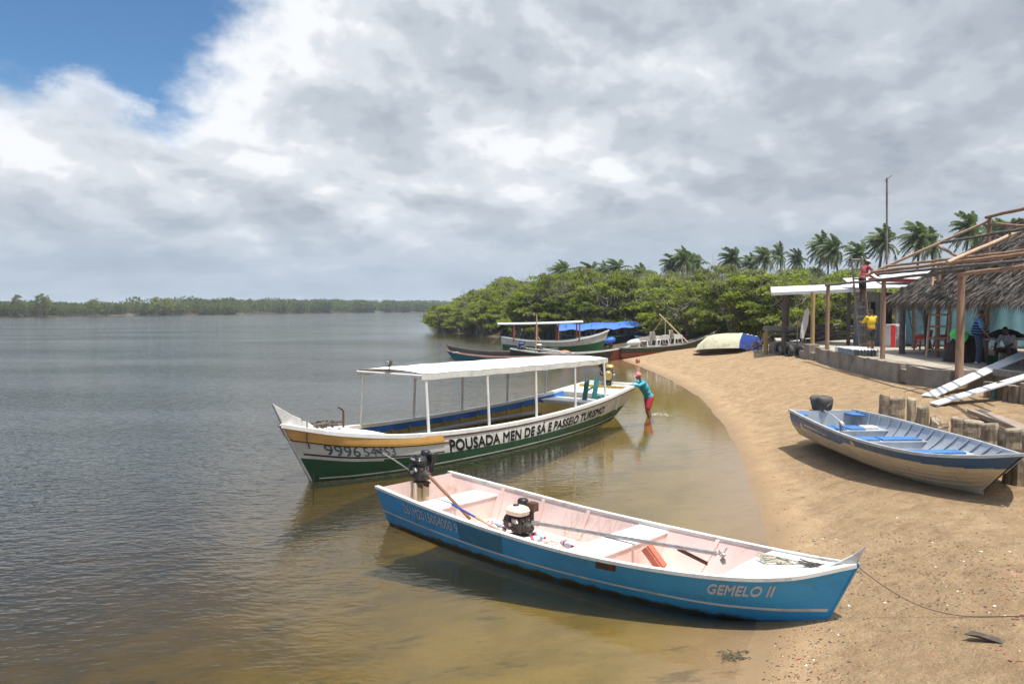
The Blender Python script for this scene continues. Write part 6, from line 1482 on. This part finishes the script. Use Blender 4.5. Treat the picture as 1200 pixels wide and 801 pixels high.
def figure(label, loc, rz, J, skin, top, bottom, sleeve, leg, hat=None, hatm=None, belly=0.0, fat=1.0, hem=None, shoes=None, stripes=None):
    """J: pelvis, chest, neck, head, face (direction), and pairs sh, el, wr, hip, kn, an, hand (direction)"""
    o = thing('person', label, 'person', loc, rz); f = fat
    pel, ch, nk, hd = J['pelvis'], J['chest'], J['neck'], J['head']; sp = (ch-pel).normalized(); side = (J['sh'][0]-J['sh'][1]).normalized(); fw = side.cross(sp).normalized()
    T = Matrix((fw, side, sp)).transposed(); Hm = rotm(J['face']); caps = []; ells = []
    ells += [(pel, (.115*f,.165*f,.13), T), (ch, (.115*f,.165*f,.20), T), ((pel+ch)/2+fw*.02*belly, (.10*f+.08*belly,.145*f+.03*belly,.17), T)]
    caps += [(nk-sp*.05, hd-Hm@V3(.0,0,.04), .058, .052)]
    ells += [(hd, (.098,.076,.112), Hm), (hd+Hm@V3(.045,0,-.065), (.055,.055,.055), Hm), (hd+Hm@V3(.105,0,-.012), (.018,.014,.024), Hm)]
    for s in (-1, 1): ells.append((hd+Hm@V3(-.005,s*.077,-.01), (.02,.012,.03), Hm))
    for s in (-1, 1): ells.append((hd+Hm@V3(.088,s*.03,.022), (.012,.02,.010), Hm))
    shirt_c = []; shirt_e = [(pel+sp*.03, (.125*f,.175*f,.13), T), (ch, (.13*f,.18*f,.21), T), ((pel+ch)/2+fw*.03*belly, (.115*f+.09*belly,.158*f+.035*belly,.19), T)]
    for i in (0, 1):
        sh, el, wr = J['sh'][i], J['el'][i], J['wr'][i]; hp, kn, an = J['hip'][i], J['kn'][i], J['an'][i]
        caps += [(ch+(sh-ch)*.6, sh, .06, .055), (sh, el, .052*f, .041*f), (el, wr, .042*f, .028), (hp, kn, .082*f, .056*f), (kn, an, .056*f, .036)]
        cal = (kn*.68+an*.32); d = (an-kn).normalized(); ells.append((cal-fw*.018, (.052,.05,.11), Matrix((d.orthogonal().normalized(), d.cross(d.orthogonal().normalized()), d)).transposed()))
        ft = J.get('foot', (fw, fw))[i]; ft = Vector((ft.x, ft.y, 0)).normalized(); caps += [(an+V3(0,0,-.045)-ft*.04, an+V3(0,0,-.06)+ft*.15, .034, .026)]
        hdv = J['hand'][i].normalized(); Hd = rotm(hdv); ells.append((wr+hdv*.05, (.052,.042,.018), Hd)); 
        for k, (yy_, ln) in enumerate(((-.031,.062),(-.011,.075),(.010,.072),(.030,.055))):
            b0 = wr+hdv*.085+Hd@V3(0,yy_,0); m1 = b0+hdv*ln*.5+Hd@V3(0,0,-.006); caps += [(b0-hdv*.03, m1, .0095, .009), (m1, b0+hdv*ln*.95+Hd@V3(0,0,-.02), .009, .0075)]
        t0 = wr+hdv*.03+Hd@V3(0,.035*(1 if i else -1),-.004); caps += [(t0, t0+hdv*.04+Hd@V3(0,.03*(1 if i else -1),-.01), .012, .010), (t0+hdv*.04+Hd@V3(0,.03*(1 if i else -1),-.01), t0+hdv*.075+Hd@V3(0,.028*(1 if i else -1),-.02), .010, .008)]
        shirt_c.append((ch+(sh-ch)*.5, sh, .075, .070))
        if sleeve == 'long': shirt_c += [(sh, el, .066, .053), (el, el.lerp(wr, .96), .053, .040)]
        else: shirt_c += [(sh, sh.lerp(el, .72), .064*f, .064*f)]
    body = skinmesh('body', caps, ells, skin, o, .0085, 3)
    st = skinmesh('shirt', shirt_c+[(ch+sp*.10, nk-sp*.035, .09, .070)], shirt_e, top, o, .012, 4)
    pc = []; pe = [(pel-sp*.02, (.132*f,.18*f,.13), T)]
    for i in (0, 1):
        hp, kn, an = J['hip'][i], J['kn'][i], J['an'][i]
        if leg == 'short': pc.append((hp, hp.lerp(kn, .74), .098*f, .092*f))
        else: pc += [(hp, kn, .095*f, .072*f), (kn, kn.lerp(an, .97), .072*f, .062*f)]
    skinmesh('shorts' if leg == 'short' else 'trousers', pc, pe, bottom, o, .012, 3)
    if hem: q = MB(); g = [[pel+sp*(.0+.07*k)+T@V3((.150+.0*k)*f*math.cos(2*PI*a/24), .198*f*math.sin(2*PI*a/24), 0) for a in range(25)] for k in (0, .5, 1)]; q.grid(g); q.grid(g, flip=True); q.build('hem', hem, o)
    if stripes:
        for k in range(5):
            c = pel+(ch-pel)*(.10+.27*k); bl = belly*(1-abs(k-1)*.35 if k < 4 else 0); q = MB(); g = []
            for dz in (-.022, .022): g.append([c+sp*dz+fw*.03*bl+T@V3((.138+.075*bl)*f*math.cos(2*PI*a/28)*(1.0 if k < 4 else .92), (.186+.03*bl)*f*math.sin(2*PI*a/28)*(1.0 if k < 4 else .95), 0) for a in range(29)])
            q.grid(g); q.grid(g, flip=True); q.build('stripe', stripes, st)
    if hat == 'cap':
        q = MB(); prof = [(.104*math.cos(a), .095*math.sin(a)+.025) for a in [PI/2*k/7 for k in range(8)]]; n = 20
        vs = [hd+Hm@V3(max(r, .002)*math.cos(2*PI*k/n), max(r, .002)*.84*math.sin(2*PI*k/n), z) for r, z in prof for k in range(n)]
        q.add(vs, [(i*n+k, i*n+(k+1) % n, (i+1)*n+(k+1) % n, (i+1)*n+k) for i in range(7) for k in range(n)], 0, True)
        c = [hd+Hm@V3(.085+.085*math.cos(a), .075*math.sin(a), .035-.02*math.cos(a)) for a in [-PI/2+PI*k/10 for k in range(11)]]; q.add(c+[p_+Hm@V3(0,0,-.008) for p_ in c], [tuple(range(11)), tuple(reversed(range(11,22)))]+[(k, k+11, k+12, k+1) for k in range(10)])
        q.build('cap', hatm, o, fixn=True)
    elif hat == 'hair':
        skinmesh('hair', [], [(hd+Hm@V3(-.018,0,.028), (.096,.081,.100), Hm)], hatm, o, .012, 1)
    if shoes:
        for i in (0, 1): ft = J.get('foot', (fw, fw))[i]; ft = Vector((ft.x, ft.y, 0)).normalized(); skinmesh('shoe', [(J['an'][i]+V3(0,0,-.04)-ft*.05, J['an'][i]+V3(0,0,-.055)+ft*.17, .05, .038)], [], shoes, o, .012, 2)
    return o
def rel(base, rz):      # world point -> person-local
    c, s = math.cos(-rz), math.sin(-rz)
    return lambda p: Vector(((p[0]-base[0])*c-(p[1]-base[1])*s, (p[0]-base[0])*s+(p[1]-base[1])*c, p[2]-base[2]))
# man pushing the tour boat, knee deep
base = (4.42,25.72,gz(4.42,25.72)); rz = math.atan2(-.30,-.80); L = rel(base, rz)
H1 = L((3.74,25.20,1.04)); H2 = L((3.80,25.72,1.08)); fz = -base[2]
sc_ = V3(.38,0,1.36)
J = dict(pelvis=V3(-.02,0,.90), chest=V3(.17,0,1.23), neck=V3(.28,0,1.46), head=V3(.37,0,1.60), face=V3(1,.12,-.22), sh=(V3(.26,.19,1.38), V3(.28,-.19,1.38)),
  hip=(V3(-.02,.09,.86), V3(-.02,-.09,.86)), kn=(V3(.10,.11,.47), V3(-.05,-.10,.47)), an=(V3(-.04,.12,.08), V3(-.22,-.11,.09)), hand=(H1*0+V3(1,0,-.25), V3(1,0,-.25)))
wr1 = H1-V3(.10,0,0); wr2 = H2-V3(.10,0,0)
def elbow(s, w_, drop): m_ = (s+w_)/2; return m_+V3(0,0,-drop)
J['wr'] = (wr1, wr2); J['el'] = (elbow(J['sh'][0], wr1, .05)+V3(0,.04,0), elbow(J['sh'][1], wr2, .10)+V3(0,-.05,0))
figure('man in cyan long sleeved shirt, red shorts and pink cap pushing the tour boat', base, rz, J, M['skin'], M['shirt_cyan'], M['shorts_red'], 'long', 'short', 'cap', M['cap_pink'], fat=1.14)
mb = MB(); rr = random.Random(4)
for k in range(24):
    a = rr.random()*6.28; d = rr.uniform(.15,.75); x = 4.55+d*math.cos(a)*.6+.25; y = 25.85+d*.6*math.sin(a); r = rr.uniform(.008,.022)
    if k > 14: x, y, r = 4.72+rr.uniform(-.1,.38), 26.0+rr.uniform(-.25,.25), rr.uniform(.010,.026)
    mb.ell((x, y, .004), (r*rr.uniform(1,2.4), r, r*.35), nu=8, nv=5)
foamm = mat('foam', (.72,.72,.70), .5, grain=.02)
tag(mb.build('foam', foamm, None), 'white foam splashing round the wading man', 'foam', kind='stuff')
# worker in the yellow shirt, seen from behind, hands on the ladder
base = (14.25,31.6,PZ); rz = R(100)
def stand(h=1.0, lean=0.0, arms=((.16,.26,1.10),(.16,-.26,1.10)), wrists=((.34,.22,1.30),(.34,-.22,1.30)), face=(1,0,0), stance=.10, hands=None, step=.0, hl=0.0):
    return dict(pelvis=V3(0,0,.93), chest=V3(lean*.5,0,1.24), neck=V3(lean*.8,0,1.46), head=V3(lean+.02+hl,0,1.60), face=V3(*face), sh=(V3(lean*.7,.19,1.40), V3(lean*.7,-.19,1.40)), el=tuple(V3(*a) for a in arms), wr=tuple(V3(*a) for a in wrists),
        hip=(V3(0,.09,.89), V3(0,-.09,.89)), kn=(V3(.03+step,stance,.48), V3(.03-step,-stance,.48)), an=(V3(step*1.4,stance,.085), V3(-step*1.4,-stance,.085)), hand=hands or (V3(1,0,.3), V3(1,0,.3)))
figure('man in yellow shirt and dark cap seen from behind at the foot of the ladder', base, rz, stand(arms=((.12,.30,1.14),(.15,-.30,1.14)), wrists=((.34,.24,1.22),(.36,-.2,1.25))), M['skin'], M['shirt_yellow'], M['short_grey'], 'short', 'short', 'cap', M['cap_dark'], hem=M['orange_hem'], fat=1.04)
# worker high on the ladder
base = (14.15,32.25,3.72); rz = R(10)
J = stand(lean=.20, arms=((.42,.26,1.12),(.42,-.26,1.14)), wrists=((.58,.16,1.02),(.60,-.14,1.05)), face=(1,0,-.55), hands=(V3(1,0,-.3), V3(1,0,-.3)))
figure('worker in faded red shirt and pale hat standing high on the rough ladder', base, rz, J, M['skin_dark'], M['shirt_red'], M['short_dark'], 'long', 'short', 'cap', M['hat_white'])
# stout man in striped polo
base = (14.75,25.15,PZ); rz = R(-22)
J = stand(arms=((.02,.30,1.12),(.06,-.29,1.12)), wrists=((.18,.28,.90),(.24,-.25,.88)), hands=(V3(.3,0,-1), V3(.2,0,-1)), face=(1,-.1,-.45), hl=.05)
figure('stout man in blue striped polo shirt and jeans standing in the shade', base, rz, J, M['skin'], mat('light blue polo', (.13,.30,.62), .85, (.10,.25,.54), 7, bump=.008, bscale=14), M['jeans'], 'short', 'long', 'hair', M['hair'], belly=1.0, fat=1.15, shoes=M['shoe'], stripes=mat('navy stripe', (.012,.02,.07), .85))
c, s = math.cos(rz), math.sin(rz); q = V3(.27,-.25,.80); o = thing('water_bottle', 'clear water bottle held by the man in the striped polo', 'bottle', (base[0]+q.x*c-q.y*s, base[1]+q.x*s+q.y*c, base[2]+q.z-.27)); mb = MB(); mb.lathe([(.03,0),(.035,.01),(.035,.16),(.014,.21),(.014,.23)], 12); mb.build('body', M['plastic_clear'], o); mb = MB(); mb.lathe([(.016,.225),(.016,.245)], 10); mb.build('lid', M['lightblue'], o)
# seated man in pale shirt
base = (15.95,25.5,PZ); rz = R(205)
J = dict(pelvis=V3(-.1,0,.42), chest=V3(.06,0,.72), neck=V3(.16,0,.93), head=V3(.24,0,1.06), face=V3(1,.3,-.5), sh=(V3(.13,.19,.87), V3(.13,-.19,.87)), el=(V3(.30,.26,.62), V3(.30,-.26,.62)), wr=(V3(.50,.14,.50), V3(.50,-.14,.50)),
  hip=(V3(-.08,.1,.40), V3(-.08,-.1,.40)), kn=(V3(.36,.2,.44), V3(.36,-.2,.44)), an=(V3(.30,.2,.085), V3(.30,-.2,.085)), hand=(V3(.8,-.3,-.4), V3(.8,.3,-.4)))
figure('seated man in pale open shirt and dark shorts bending forward in the shade', base, rz, J, M['skin_dark'], M['shirt_white'], M['short_dark'], 'short', 'short', 'hair', M['hair'])
c, s = math.cos(rz), math.sin(rz); o = thing('low_stool', 'low wooden stool under the seated man', 'stool', (base[0]-.12*c, base[1]-.12*s, PZ), rz); mb = MB(); mb.box((0,0,.27), (.34,.4,.05)); mb.build('seat', M['grey_wood'], o)
for sx in (-1,1):
    for sy in (-1,1): mb = MB(); mb.box((sx*.13,sy*.16,.125), (.05,.05,.25)); mb.build('leg', M['grey_wood'], o)

# ------------------------------------------------------------------ the damp air over the river
hm = bpy.data.materials.new('haze'); hm.use_nodes = True; t = NT(hm.node_tree); hm.node_tree.nodes.clear()
ho = t.n('ShaderNodeOutputMaterial'); pv = t.n('ShaderNodeVolumePrincipled', inp={'Color': (.80,.88,.97,1), 'Density': .00030, 'Anisotropy': .0})
t.link(pv.outputs[0], ho.inputs['Volume'])
mb = MB(); mb.box((0, 3515, 6.5), (6100, 7190, 25.0)); tag(mb.build('haze', hm), kind='stuff')
